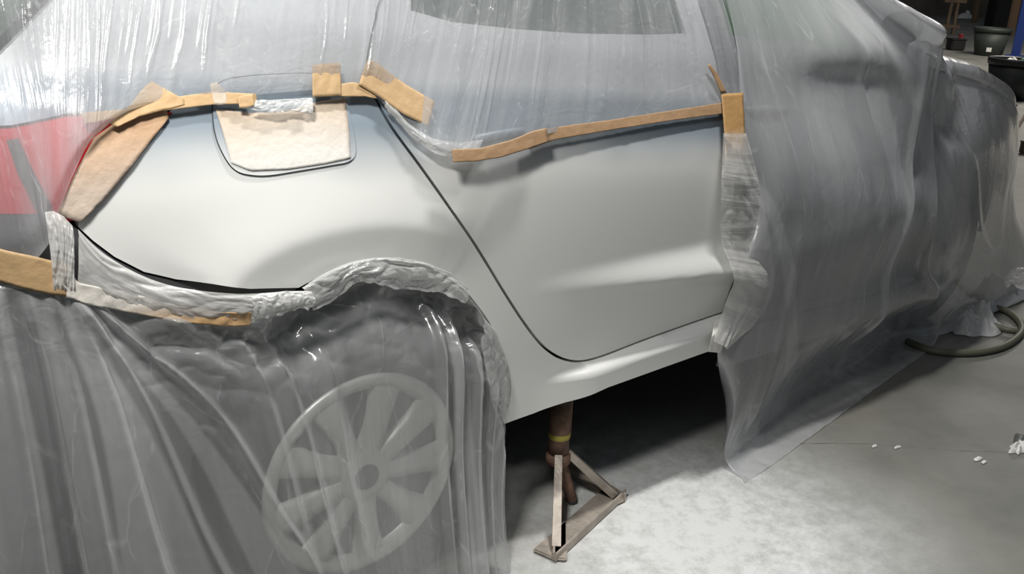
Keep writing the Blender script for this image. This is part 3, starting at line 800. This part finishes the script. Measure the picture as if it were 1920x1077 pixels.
for k, x in enumerate(XS):
    h = hem[min(k, len(hem)-1)]; col = []
    if x < 1.6:
        ze = ED[x]; ye = S0(x, ze)-0.02; col += [Vector((x-0.02, ye+0.35, ze+0.10)), Vector((x, ye, ze))]
        zl = [1.20, 1.04, 0.93, 0.75, 0.60]
    elif x < 1.7:
        p = V(1703, 17, -0.035); col += [Vector((1.60, 0.5, 1.30)), p]
        zl = [1.06, 0.98, 0.88, 0.74, 0.60]
    elif x < 1.8:
        col += [Vector((1.76, 0.45, 1.17)), Vector((1.75, 0.0, 1.10))]; zl = [1.04, 0.96, 0.87, 0.74, 0.60]
    else:
        ze = interp([1.8, 2.05, 2.5, 2.9, 3.2], [1.04, 0.985, 0.915, 0.83, 0.72], x)
        ye = S0(x, ze); col += [Vector((x, ye+0.35, ze+0.035)), Vector((x, ye-0.005, ze+0.012))]
        zl = [ze-0.07, ze-0.13, ze-0.22, ze-0.32, 0.48]
    push = (0.04 + 0.03*sm(1.08, 1.5, x))*(1-0.35*sm(1.7, 2.3, x))
    for j, z in enumerate(zl):
        y = S0(x, z)-0.02-push*sm(1.05, 0.5, z)
        if z > 1.0 and x < 1.6: y = S0(x, z)-0.025
        cap = {1.38: 0.06, 1.54: 0.02, 1.665: -0.05, 1.75: -0.03, 1.9: -0.01}.get(x)
        if cap is not None and z < 1.2: y = min(y, cap)
        col.append(Vector((x, y, z)))
    yb = h.y+0.08+0.06*sm(1.0, 1.6, x)-0.09*sm(2.0, 2.4, x)
    if x > 1.95: yb = min(yb, 0.10)
    q = lambda t, zz: Vector((x+(h.x-x)*t, col[6].y+(yb-col[6].y)*t, zz))
    for p in (q(0.20, 0.42 if x < 1.8 else 0.36), q(0.4, 0.28)):
        p.y = min(p.y, S(x, p.z)-0.03); col.append(p)
    col += [q(0.72, 0.14), q(0.92, 0.045)]
    col.append(Vector((h.x+(x-h.x)*0.1, yb-0.03, 0.008))); col.append(Vector((h.x, h.y, 0.004)))
    FC.append(col)
FOLDS = [(0.30, 0.22, 0.36, 0.75, 0.010, 0.022), (0.41, 0.1, 0.425, 0.9, 0.008, 0.030), (0.47, 0.12, 0.60, 0.9, 0.011, 0.030), (0.54, 0.15, 0.80, 0.7, 0.014, 0.022), (0.12, 0.25, 0.18, 0.85, 0.009, 0.016)]


def dF(u, v, p):
    env = sm(0.0, 0.10, u)*sm(0.005, 0.06, p[2])
    d = (0.012*nz(u*6+3, v*2.0)+0.003*nz(u*16, v*5+5))*env
    for u0, v0, u1, v1, wd, h in FOLDS:
        if v0 < v < v1:
            t = (v-v0)/(v1-v0); e = (u-(u0+(u1-u0)*t))/(wd*(0.5+0.9*t))
            if abs(e) < 3: d += 0.55*h*math.exp(-e*e)*sm(0, 0.12, t)*sm(1.0, 0.85, t)*env
    d += 0.0006*ridge(u*26, v*3)*env
    if p[2] < 0.05: d += 0.006*nz(p[0]*18, p[1]*18)
    return abs(d) if p[2] < 0.05 else max(d, -0.003)


def bandw(bands, Y):
    return [([(V(a, b, Y).z, V(a, b, Y).x) for a, b in reversed(l)], [(V(a, b, Y).z, V(a, b, Y).x) for a, b in reversed(r)], k) for l, r, k in bands]


def bandply(bw, p, soft=0.004):
    s_ = 0.0
    for l, r, k in bw:
        z = clampn(p[2], l[0][0]-0.25, l[-1][0]+0.15)
        xl = interp([q[0] for q in l], [q[1] for q in l], z); xr = interp([q[0] for q in r], [q[1] for q in r], z)
        s_ = max(s_, k*sm(xl-soft, xl+soft, p[0])*sm(xr+soft, xr-soft, p[0])*sm(l[-1][0]+0.15, l[-1][0]+0.05, p[2])*sm(l[0][0]-0.25, l[0][0]-0.1, p[2]))
    return s_


FBAND = bandw([([(1676, 110), (1668, 400), (1650, 640)], [(1700, 110), (1690, 400), (1674, 640)], 0.16), ([(1706, 90), (1726, 250), (1766, 420)], [(1730, 100), (1754, 250), (1800, 420)], 0.12),
               ([(1428, 300), (1462, 480), (1480, 640)], [(1442, 300), (1482, 480), (1504, 640)], 0.16), ([(1600, 120), (1560, 260), (1540, 420)], [(1640, 120), (1600, 260), (1570, 420)], 0.07)], -0.06)


def plyF(u, v, p): return bandply(FBAND, p, 0.008) + 0.10*max(0, nz(p[0]*3.5, p[2]*2.2, 5))


def flo(p):
    p = p.copy(); p[2] = max(p[2], 0.0025)
    return p


rows = [[FC[c][r] for c in range(len(FC))] for r in range(ZN)]
front = sheet('masking_film', rows, M['film_front'], 300, 220, dF, post=flo, ply=plyF)
tag(front, 'hazy grey film draped over the front half of the car and spreading onto the floor', 'plastic film')
# its oversprayed left edge
def strip(name, T, Bt, m, nu, nv, amp, parent=None, fr=9.0, off=0.02, bulge=0.0):
    T = resample_n([B(a, b, off) for a, b in T], 12); Bt = resample_n([B(a, b, off) for a, b in Bt], 12)
    R = [T, [(a.lerp(b, 0.5)+Vector((0, -bulge, 0))) for a, b in zip(T, Bt)], Bt]
    def dd(u, v, p):
        w_ = 0.35*nz(u*5, v*2, fr)
        e = 0.7*abs(nz(u*4+fr, v*2.6+w_*4, 4))+0.35*abs(nz(u*11, v*6+w_*6, fr))+0.12*abs(nz(u*40, v*14, 2+fr))
        e *= min(1, 6*min(v, 1-v)+0.25)
        return amp*e
    return sheet(name, R, m, nu, nv, dd, parent)
M['film_edge'] = film_mat('oversprayed_film_edge', base=0.55, edge=0.4, su=16, sv=1.5, streak=0.35, bump=0.5, crumple=10, rough=0.25, col=(0.78, 0.77, 0.75))
e1 = strip('oversprayed_edge', [(1356, 250), (1352, 350), (1350, 450), (1378, 520), (1352, 590), (1338, 640)], [(1398, 250), (1425, 350), (1442, 440), (1455, 530), (1425, 600), (1362, 655)], M['film_edge'], 90, 40, 0.012, front, 10, 0.024, 0.012)
e1['label'] = 'pale oversprayed film edge along the door'

# lower film: hung from the bumper tape and the wheel arch in front of the wheel
WT = [(-70, 520), (30, 530), (132, 540), (250, 572), (380, 594), (472, 596), (560, 572), (645, 520), (735, 498), (826, 520), (886, 564), (926, 630), (950, 715), (946, 790)]
WBX = [-0.66, -0.60, -0.50, -0.38, -0.26, -0.17, -0.10, -0.03, 0.04, 0.11, 0.17, 0.215, 0.25, 0.29]
rows = [[] for _ in range(6)]
for i, (a, b) in enumerate(WT):
    top = B(a, b, 0.010)
    if i < 6: top = B0(a, b, 0.014)
    tuck = [0, 0, 0, 0, 0.0, 0.01, 0.055, 0.075, 0.05, 0.075, 0.05, 0.03, 0.01, 0][i]
    yb = [-0.10, -0.10, -0.10, -0.11, -0.12, -0.10, -0.09, -0.085, -0.08, -0.075, -0.075, -0.075, -0.07, -0.06][i]
    bot = Vector((WBX[i], yb, 0.004)); rows[0].append(top)
    ymid = -0.015 if i > 6 else -0.055 if i < 6 else -0.035
    rows[1].append(Vector((top.x+(bot.x-top.x)*0.08, top.y+tuck, top.z-0.06)))
    rows[2].append(Vector((top.x+(bot.x-top.x)*0.25, 0.6*top.y+0.4*ymid+tuck*0.15, top.z*0.78)))
    rows[3].append(Vector((top.x+(bot.x-top.x)*0.55, ymid, top.z*0.48)))
    rows[4].append(Vector((top.x+(bot.x-top.x)*0.8, ymid*0.5+bot.y*0.5, top.z*0.2)))
    rows[5].append(bot)
n1 = len(WT)-1
# (column at the top, column at the bottom, start, end, width, height)
WF = [(0.6, 1.3, 0.0, 1, 0.010, 0.020), (1.1, 1.9, 0.05, 1, 0.012, 0.03), (1.6, 2.3, 0.0, 1, 0.010, 0.026), (1.95, 3.2, 0.0, 1, 0.010, 0.03), (2.0, 4.3, 0.0, 0.95, 0.008, 0.034), (2.05, 6.6, 0.02, 0.8, 0.009, 0.032), (4.6, 5.5, 0.08, 0.7, 0.010, 0.02), (5.0, 6.3, 0.05, 0.9, 0.012, 0.026), (6.2, 7.0, 0.15, 0.8, 0.012, 0.016), (9.0, 9.4, 0.16, 1, 0.007, 0.040), (9.6, 10.0, 0.10, 1, 0.008, 0.030), (10.2, 10.9, 0.12, 1, 0.008, 0.036), (11.0, 11.7, 0.2, 1, 0.009, 0.024), (12.2, 12.5, 0.4, 1, 0.010, 0.020)]


def dW(u, v, p):
    env = sm(0.0, 0.05, v)
    d = 0.008*nz(u*9, v*1.6+1)*env
    c = u*n1
    for a, b, v0, v1, wd, h in WF:
        if v0 <= v <= v1:
            t = (v-v0)/(v1-v0); e = (u-(a+(b-a)*v)/n1)/wd
            if abs(e) < 3: d += 0.55*h*math.exp(-e*e)*sm(0, 0.15, t)*env*(1 if v1 == 1 else sm(1, .8, t))
    crm = 0.020*sm(1.8, 3.5, c)*sm(0.50, 0.12, v)*env
    d += crm*(abs(nz(p[0]*11+p[2]*6, p[2]*15, 3))*1.2+0.5*abs(nz(p[0]*22, p[2]*34, 8))-0.35)
    d += 0.0015*ridge(u*26+v*3, v*2)*env
    return d


# strips where the gathered film lies double: (left edge, right edge) as seen at three heights, and how milky
BANDS = [([(-90, 560), (-90, 800), (-90, 1077)], [(20, 560), (65, 800), (110, 1077)], 0.27), ([(62, 560), (115, 800), (152, 1077)], [(95, 560), (165, 800), (205, 1077)], 0.22),
         ([(108, 560), (186, 800), (220, 1077)], [(140, 575), (275, 800), (392, 1077)], 0.27), ([(150, 585), (335, 800), (470, 1077)], [(172, 590), (372, 800), (560, 1077)], 0.22),
         ([(560, 640), (560, 800), (480, 1077)], [(838, 600), (822, 800), (797, 1077)], 0.06), ([(862, 610), (862, 800), (850, 1077)], [(888, 620), (894, 800), (892, 1077)], 0.22)]
BANDW = bandw(BANDS, -0.03)


def plyW(u, v, p): return bandply(BANDW, p) if p[2] > 0.02 else 0.1


wf = sheet('masking_film', rows, M['film_wheel'], 420, 200, dW, post=flo, ply=plyW)
tag(wf, 'translucent grey film hanging over the rear wheel from bumper tape and wheel arch to floor', 'plastic film')

# crumpled film worked in along the bumper edge and the arch lip
bf = strip('masking_film_strip', [(146, 430), (178, 462), (218, 492), (270, 520), (335, 540), (400, 548), (460, 552), (520, 548), (580, 546)], [(143, 556), (200, 572), (260, 588), (320, 600), (395, 606), (450, 602), (500, 590), (545, 576), (588, 560)], M['film_spray'], 130, 50, 0.011, None, 16, 0.018, 0.006)
tag(bf, 'paint-dusted crumpled film strip under the curved bumper seam', 'plastic film')
b2 = strip('masking_film_strip', [(84, 398), (100, 396), (118, 405), (136, 424)], [(100, 545), (112, 545), (126, 545), (138, 545)], M['film_spray'], 40, 50, 0.012, None, 12, 0.022, 0.006)
tag(b2, 'narrow beige film strip running down from tail light corner to bumper tape', 'plastic film')
a1 = strip('masking_film_strip', [(566, 540), (604, 514), (646, 495), (690, 485), (737, 482), (792, 491), (834, 508), (872, 539)], [(585, 580), (630, 556), (665, 530), (700, 524), (745, 540), (795, 545), (838, 546), (872, 566)], M['film_white'], 150, 40, 0.024, None, 18, 0.012, 0.01)
tag(a1, 'bright crumpled white film tucked along the top of the wheel arch', 'plastic film')
a2 = strip('masking_film_strip', [(470, 556), (500, 550), (535, 546), (580, 546)], [(466, 606), (500, 592), (540, 582), (588, 568)], M['film_white'], 70, 40, 0.020, None, 20, 0.022, 0.008)
tag(a2, 'white crumpled film twist at the end of the bumper strip', 'plastic film')
a3 = strip('masking_film_strip', [(905, 596), (930, 622), (947, 665), (956, 715), (956, 752), (945, 792)], [(900, 640), (906, 665), (912, 700), (918, 735), (925, 765), (935, 794)], M['film_white'], 80, 40, 0.014, None, 14, 0.012, 0.004)
tag(a3, 'pale film stuck inside the front edge of the wheel arch', 'plastic film')
a4 = strip('masking_film_strip', [(478, 190), (510, 188), (550, 186), (585, 184)], [(470, 205), (505, 214), (548, 208), (585, 215)], M['film_edge'], 50, 24, 0.010, None, 18, 0.020, 0.004)
tag(a4, 'small white film scrap lying across the middle of the fuel flap', 'plastic film')
a5 = strip('masking_film_strip', [(716, 186), (770, 236), (815, 262), (860, 268), (905, 262)], [(722, 200), (775, 262), (815, 290), (850, 302), (880, 300)], M['film_edge'], 60, 30, 0.008, None, 14, 0.018, 0.006)
tag(a5, 'gathered grey film below the diagonal tape at the rear of the door', 'plastic film')

# ------------------------------------------------------------------ masking tape
tapestrip('masking_tape', ([(312, 206), (240, 212), (176, 258), (142, 320), (106, 402)], [(316, 222), (281, 265), (240, 320), (196, 373), (151, 418)]), M['tape_light'], 'broad brown tape triangle beside the red tail light', off=0.007)
tapestrip('masking_tape', ([(205, 232), (245, 196), (268, 165), (284, 152), (330, 178), (345, 186)], [(220, 238), (262, 218), (300, 208), (318, 204), (332, 200), (346, 196)]), M['tape'], 'torn peaked tape patch above the tail light corner', off=0.0190)
tapestrip('masking_tape', ([(150, 212), (240, 204), (340, 180), (400, 172), (480, 176)], [(160, 232), (245, 216), (340, 203), (400, 196), (482, 194)]), M['tape'], 'long thin tape run from the tail light to the fuel flap', off=0.0180)
tapestrip('masking_tape', ([(446, 182), (455, 178), (474, 176)], [(449, 202), (462, 202), (477, 198)]), M['tape'], 'smallest tape scrap on the fuel flap', off=0.0210, nx=10, ny=6)
tapestrip('masking_tape', ([(393, 158), (406, 154), (422, 170)], [(402, 196), (415, 197), (428, 194)]), M['tape_pale'], 'curled pale tape at the rear edge of the fuel flap', off=0.0180, nx=10, ny=8)
tapestrip('masking_tape', ([(585, 122), (612, 119), (638, 117)], [(586, 182), (612, 181), (640, 180)]), M['tape'], 'square tape patch over the front upper corner of the fuel flap', off=0.0210)
tapestrip('masking_tape', ([(636, 158), (660, 154), (680, 158), (703, 178)], [(638, 181), (660, 181), (685, 181), (707, 185)]), M['tape'], 'short tape run from the square patch to the door gap', off=0.0190)
tapestrip('masking_tape', ([(688, 113), (700, 113), (760, 158), (815, 190)], [(672, 158), (712, 182), (758, 215), (803, 236)]), M['tape'], 'broad diagonal tape across the top of the door gap', off=0.0230)
tapestrip('masking_tape', ([(404, 205), (470, 212), (540, 208), (600, 190), (648, 183)], [(434, 306), (470, 321), (540, 318), (612, 307), (658, 297)]), M['tape_fuel'], 'wide tape covering the fuel flap, fading white with overspray', off=0.0048, nx=30, ny=24, crinkle=0.0)
tapestrip('masking_tape', ([(846, 280), (900, 278), (960, 262), (1000, 245), (1025, 240)], [(850, 304), (890, 303), (940, 295), (985, 281), (1028, 266)]), M['tape_door'], 'brown tape wrapped round the masked door handle', off=0.040)
tapestrip('masking_tape', ([(985, 258), (1030, 240), (1150, 224), (1260, 207), (1358, 192)], [(992, 280), (1040, 262), (1150, 243), (1260, 226), (1358, 213)]), M['tape_door'], 'long brown tape line along the top of the painted door', off=0.0190, nx=60)
tapestrip('masking_tape', ([(1352, 176), (1357, 240), (1358, 290), (1356, 340)], [(1393, 174), (1396, 240), (1398, 290), (1396, 330)]), M['tape_pillar'], 'upright tape at the front end of the door tape line', off=0.0220)
tapestrip('masking_tape', ([(1326, 122), (1336, 140), (1352, 176)], [(1330, 120), (1346, 140), (1362, 174)]), M['tape_door'], 'thin twisted tape tail rising above the upright tape', off=0.0230, nx=10, ny=4)
tapestrip('masking_tape', ([(1341, 600), (1334, 630), (1328, 660)], [(1366, 590), (1360, 625), (1352, 662)]), M['tape_pillar'], 'short tape patch on the sill at the film edge', off=0.016)
tapestrip('masking_tape', ([(-40, 455), (5, 468), (70, 482), (135, 498)], [(-40, 520), (5, 530), (70, 548), (128, 557)]), M['tape'], 'wide tan tape band on the rear bumper below the tail light', off=0.0220)
tapestrip('masking_tape', ([(128, 500), (145, 530), (240, 548), (330, 572), (410, 585), (471, 585)], [(124, 557), (160, 570), (250, 588), (335, 604), (420, 612), (471, 611)]), M['tape_bump'], 'oversprayed tape along the lower bumper strip', off=0.0230, nx=50, crinkle=0.006)

# ------------------------------------------------------------------ jack stand under the sill
JX, JY = 0.535, 0.075
stand = empty('jack_stand', (JX, JY, 0), 'rusty steel axle stand propping the sill just ahead of the rear wheel', 'jack stand')
feet = [Vector((0.405, -0.075, 0.012)), Vector((0.675, 0.005, 0.012)), Vector((0.67, 0.22, 0.012))]
bm = bmesh.new(); bm_bar(bm, (JX, JY, 0.135), (JX, JY, 0.285), 0.024, seg=24); part('post', bm, M['rust'], stand, True)
bm = bmesh.new(); bm_bar(bm, (JX, JY, 0.26), (JX, JY, 0.303), 0.017, seg=20); bm_box(bm, (JX, JY-0.005, 0.306), (0.05, 0.06, 0.012), bevel=0.003); part('saddle', bm, M['steel'], stand)
bm = bmesh.new(); bm_lathe(bm, [(0.0245, 0.185), (0.0258, 0.187), (0.0258, 0.197), (0.0245, 0.199)], 24); bmesh.ops.transform(bm, matrix=Matrix.Translation((JX, JY, 0)), verts=bm.verts); part('paint_band', bm, M['yellow'], stand, True)
bm = bmesh.new(); bm_box(bm, (JX+0.034, JY+0.01, 0.235), (0.012, 0.018, 0.13), bevel=0.002); part('ratchet_bar', bm, M['rust'], stand)
bm = bmesh.new(); bm_bar(bm, (JX, JY, 0.12), (JX, JY, 0.145), 0.029, seg=24); part('collar', bm, M['rust'], stand, True)
for f in feet:
    bm = bmesh.new(); tp = Vector((JX, JY, 0.145)); d = (f-tp); h_ = Vector((d.x, d.y, 0)).normalized()
    bm_bar(bm, tp+h_*0.02, f+Vector((0, 0, 0.004))-h_*0.01, 0.012, 0.014, square=True); part('leg', bm, M['steel'], stand)
bm = bmesh.new(); bm_bar(bm, (JX, JY, 0.14), (JX+0.035, JY-0.02, 0.014), 0.015, 0.013, seg=8); part('leg', bm, M['rust'], stand)
for a, b in ((0, 1), (1, 2), (2, 0)):
    A, Bq = feet[a], feet[b]; d = (Bq-A); ln = d.length; ang = math.atan2(d.y, d.x)
    bm = bmesh.new(); inn = Vector((-d.y, d.x, 0)).normalized()
    rot = Matrix.Rotation(ang, 3, 'Z'); wdt = 0.06 if a == 0 else 0.03
    bm_box(bm, (A+Bq)/2+inn*(wdt*0.3)-Vector((0, 0, 0.006)), (ln+0.04, wdt, 0.008), rot, 0.003)
    bm_box(bm, (A+Bq)/2-inn*(wdt*0.18)+Vector((0, 0, 0.001)), (ln+0.04, 0.005, 0.022), rot, 0.001)
    part('base_bar', bm, M['steel'], stand)

# ------------------------------------------------------------------ things on the floor
M['hose'] = mat('grey_green_hose', (0.12, 0.12, 0.085), rough=0.5)
hp = [F(a, b, 0.014) for a, b in [(1700, 640), (1745, 657), (1790, 662), (1840, 660), (1885, 648), (1914, 625), (1912, 604), (1890, 585), (1862, 576), (1830, 570), (1805, 575), (1788, 586), (1772, 606), (1800, 612), (1850, 612), (1890, 622), (1906, 624)]]
for i, p in enumerate(hp):
    if i > 12: p.z = 0.020
bm = bmesh.new(); bm_tube(bm, smooth_poly(hp, 8), 0.0125, 10)
tag(part('hose', bm, M['hose'], None, True), 'coiled grey-green air hose on the floor at the film edge', 'hose')
M['scrapfilm'] = film_mat('crumpled_scrap_film', base=0.82, edge=0.3, su=9, sv=9, streak=0.2, bump=0.8, crumple=16, rough=0.2, col=(0.9, 0.9, 0.89))


def heap(name, c, sx, sy, h, m, label, cat, seed, group=None, n=44, fr=16, kind=None):
    vs = []; c = Vector(c); ext = max(sx, sy)
    for i in range(n+1):
        for j in range(n+1):
            a, b = i/n*2-1, j/n*2-1; r = math.hypot(a, b)
            s = max(abs(a), abs(b))/max(r, 1e-6); a2, b2 = a*s, b*s; r2 = min(1, math.hypot(a2, b2)); th = math.atan2(b2, a2)
            ed = 1+0.38*nz(math.cos(th)*1.8+seed, math.sin(th)*1.8)
            x, y = a2*ed*sx, b2*ed*sy
            k = (1-r2**1.6)
            z = h*k*(0.55+0.9*abs(nz(x*fr+seed, y*fr))+0.5*abs(nz(x*fr*2.5+seed, y*fr*2.5))) + 0.002
            vs.append((c.x+x, c.y+y, c.z+z))
    W = n+1
    o = obj(name, vs, [(i*W+j, (i+1)*W+j, (i+1)*W+j+1, i*W+j+1) for i in range(n) for j in range(n)], m, None, True, [(v[0], v[1]) for v in vs])
    return tag(o, label, cat, group)


heap('crumpled_film', F(1822, 612, 0.004), 0.15, 0.10, 0.085, M['scrapfilm'], 'crumpled clear film lying inside the hose loop', 'plastic film', 3)
heap('crumpled_film', F(1856, 556, 0.004), 0.10, 0.07, 0.09, M['scrapfilm'], 'pale bunched film bag behind the hose loop', 'plastic film', 11)
M['greycloth'] = mat('grey_rag', (0.16, 0.15, 0.14), rough=0.9)
heap('rag', F(1893, 560, 0.0), 0.12, 0.05, 0.05, M['greycloth'], 'dark grey rag on the floor past the hose loop', 'rag', 5)
M['chip'] = mat('white_paint_chip', (0.75, 0.73, 0.70), rough=0.7)
heap('crumpled_paper', F(1912, 843, 0.0), 0.045, 0.022, 0.030, M['chip'], 'white crumpled paper at the right edge of the floor', 'paper', 8, fr=40)
M['can'] = mat('dark_grey_plastic', (0.10, 0.11, 0.10), rough=0.4)
bm = bmesh.new(); pc = F(1913, 826, 0.010); bm_box(bm, pc, (0.05, 0.03, 0.02), Matrix.Rotation(0.4, 3, 'Z'), 0.004)
tag(part('plastic_cap', bm, M['can'], None, True), 'dark plastic piece beside the crumpled white paper', 'scrap')
for (a, b, r, lb) in ((1833, 862, 0.010, 'white chip on the floor nearest the crumpled paper'), (1640, 838, 0.007, 'tiny white chip on the floor crack near the film tip'), (1683, 840, 0.008, 'tiny white chip on the crack, farther from the film tip'), (1845, 868, 0.007, 'flat thin chip just in front of the whitest chip')):
    heap('paint_chip', F(a, b, 0.0), r*1.7, r*0.7, 0.006, M['chip'], lb, 'chip', a, 'paint chips on the floor', n=8, fr=60)
M['crack'] = mat('floor_crack_dirt', (0.06, 0.055, 0.045), rough=0.95)
cp = [F(a, b, 0.0) for a, b in [(1500, 833), (1560, 832), (1640, 834), (1720, 840), (1800, 846), (1870, 848), (1960, 850)]]
cpts = smooth_poly(cp, 8); cv = []
for i, p in enumerate(cpts):
    wd = 0.0018+0.0014*nz(i*0.7, 3); q = p+Vector((0.004*nz(i*0.3, 1), 0.004*nz(i*0.3, 7), 0.0008)); cv += [q+Vector((wd, -wd, 0)), q-Vector((wd, -wd, 0))]
cr = obj('floor_crack', cv, [(2*i, 2*i+1, 2*i+3, 2*i+2) for i in range(len(cpts)-1)], M['crack'], fl, False)

# ------------------------------------------------------------------ background, far down the hall
def tub(px, py, wpx, ratio, m, label, name='rubber_tub'):
    p = F(px, py); dep = (p-CAM).dot(FW); r = wpx*dep/FPX/2; h = r*2*ratio
    t = empty(name, p, label, 'tub', None)
    def lt(prof, nm2, mm, par):
        bm = bmesh.new(); bm_lathe(bm, prof, 40); bmesh.ops.transform(bm, matrix=Matrix.Translation(p), verts=bm.verts); return part(nm2, bm, mm, par, True)
    lt([(0.001, 0.01), (r*0.66, 0.0), (r*0.72, 0.02*h), (r*0.94, h*0.86), (r*0.90, h*0.86), (r*0.70, h*0.05), (0.001, h*0.05)], 'tub_wall', m, t)
    lt([(r*0.93, h*0.84), (r*0.99, h*0.85), (r, h), (r*0.95, h*1.01), (r*0.91, h*0.97), (r*0.90, h*0.84)], 'rim', m, t)
    return t, p, r, h
M['tubgreen'] = mat('dark_green_tub', (0.028, 0.036, 0.030), rough=0.55)
M['tubblack'] = mat('black_tub', (0.006, 0.007, 0.008), rough=0.45)
tB, pB, rB, hB = tub(1852, 104, 66, 0.76, M['tubgreen'], 'grey-green tub with white sticker farther down the hall')
tA, pA, rA, hA = tub(1888, 185, 92, 0.80, M['tubblack'], 'black tub with a green cloth over its rim')
bm = bmesh.new(); dv_ = (CAM-pB); dv_.z = 0; dv_.normalize()
sc = pB+dv_*(rB*0.80)+Vector((0, 0, hB*0.24)); bm_box(bm, sc, (0.006, rB*0.26, hB*0.15), Matrix.Rotation(math.atan2(dv_.y, dv_.x), 3, 'Z')); part('sticker', bm, M['chip'], tB)
M['greencloth'] = mat('green_cloth', (0.04, 0.16, 0.11), rough=0.8)
side = Vector((RT.x, RT.y, 0)).normalized()
heap('green_cloth', pA+side*rA*0.75+dv_*rA*0.3+Vector((0, 0, hA*1.0)), rA*0.55, rA*0.45, hA*0.14, M['greencloth'], 'green cloth hanging over the rim of the black tub', 'cloth', 4, fr=6)
heap('crumpled_paper', pA-side*rA*0.15+Vector((0, 0, hA*0.90)), rA*0.35, rA*0.3, hA*0.12, M['chip'], 'white crumpled paper inside the black tub', 'paper', 9, fr=10)


def at_px(px, py, z=0.0): return F(px, py, z)


M['wood'] = mat('old_brown_wood', (0.16, 0.11, 0.07), rough=0.8, var=0.3, vscale=5)
M['bluepaint'] = mat('blue_painted_steel', (0.02, 0.045, 0.20), rough=0.45)
M['blackbox'] = mat('black_cabinet', (0.012, 0.012, 0.012), rough=0.6)
M['brownp'] = mat('brown_board', (0.20, 0.125, 0.075), rough=0.8)


def post(px, py, wpx, h, m, label, name, cat, feet=True, lean=0.0):
    p = F(px, py); dep = (p-CAM).dot(FW); r = wpx*dep/FPX/2
    t = empty(name, p, label, cat)
    bm = bmesh.new(); bm_box(bm, p+Vector((0, lean*0.5, h/2)), (r*1.7, r*1.7, h), None, r*0.2); part('upright', bm, m, t)
    bm = bmesh.new(); bm_box(bm, p+Vector((0, 0, 0.02)), (r*3.6, r*3.6, 0.04), None, 0.005); part('base_plate', bm, m, t)
    return t, p, r


post(1903, 108, 15, 3.4, M['bluepaint'], 'blue painted steel post behind the black tub', 'steel_post', 'post')
# timber trestle beyond the bonnet
tp = F(1779, 64); dep = (tp-CAM).dot(FW); u_ = dep/FPX
tr_ = empty('timber_stand', tp, 'brown timber stand on the floor beyond the bonnet', 'stand')
for s in (-1, 1):
    bm = bmesh.new(); bm_bar(bm, tp+side*(s*7*u_), tp+side*(s*4*u_)+Vector((0, 0, 1.5)), 3.6*u_, 3.2*u_, square=True); part('leg', bm, M['wood'], tr_)
bm = bmesh.new(); bm_box(bm, tp+Vector((0, 0, 14*u_)), (0.1, 34*u_, 6*u_), Matrix.Rotation(math.atan2(side.y, side.x)-PI/2, 3, 'Z')); part('shelf', bm, M['wood'], tr_)
bm = bmesh.new(); bm_box(bm, tp+Vector((0, 0, 60*u_)), (0.1, 40*u_, 7*u_), Matrix.Rotation(math.atan2(side.y, side.x)-PI/2, 3, 'Z')); part('shelf', bm, M['wood'], tr_)


def block(name, px, py, wpx, hpx, m, label, cat, dz=0.0, dpx=None):
    p = F(px, py, dz); dep = (p-CAM).dot(FW); q = dep/FPX; rot = Matrix.Rotation(math.atan2(side.y, side.x), 3, 'Z')
    bm = bmesh.new(); bm_box(bm, p+Vector((0, 0, hpx*q/2)), (wpx*q, (dpx or wpx)*q, hpx*q), rot, 2*q)
    bm_box(bm, p+Vector((0, 0, hpx*q)), (wpx*q*1.06, (dpx or wpx)*q*1.06, 3*q), rot, 0.6*q)
    return tag(part(name, bm, m), label, cat)


block('black_cabinet', 1868, 52, 34, 130, M['blackbox'], 'black cabinet standing behind the grey-green tub', 'cabinet')
block('brown_board', 1826, 42, 12, 90, M['brownp'], 'narrow brown board standing beside the black cabinet', 'board', dpx=4)
block('brown_board', 1893, 66, 16, 130, M['brownp'], 'brown board between black cabinet and blue post', 'board', dpx=5)
block('small_crate', 1790, 94, 26, 20, M['blackbox'], 'small dark crate on the floor behind the bonnet', 'crate')
M['redp'] = mat('red_plastic', (0.30, 0.03, 0.03), rough=0.5)
block('red_can', 1797, 92, 7, 26, M['redp'], 'small red can beside the dark crate', 'can')
heap('crumpled_paper', F(1808, 34), 0.35, 0.25, 0.20, M['chip'], 'white paper heap near the brown board far back', 'paper', 21, fr=5)
# sticks at the right edge
M['stick'] = mat('brown_stick', (0.10, 0.065, 0.045), rough=0.8)
bm = bmesh.new(); bm_tube(bm, [F(1902, 255, 0.012), F(1912, 232, 0.02), F(1935, 195, 0.03)], 0.012, 8); tag(part('wooden_stick', bm, M['stick'], None, True), 'brown stick lying on the floor at the right edge', 'stick')
block('brown_block', 1922, 288, 22, 22, M['stick'], 'dark brown block on the floor below the stick', 'block', dpx=10)
bm = bmesh.new(); bm_tube(bm, [F(1876, 190, 0.01), F(1886, 193, 0.01), F(1898, 195, 0.01), F(1906, 198, 0.01)], 0.012, 6); tag(part('cable', bm, M['black'], None, True), 'short black cable on the floor in front of the black tub', 'cable')
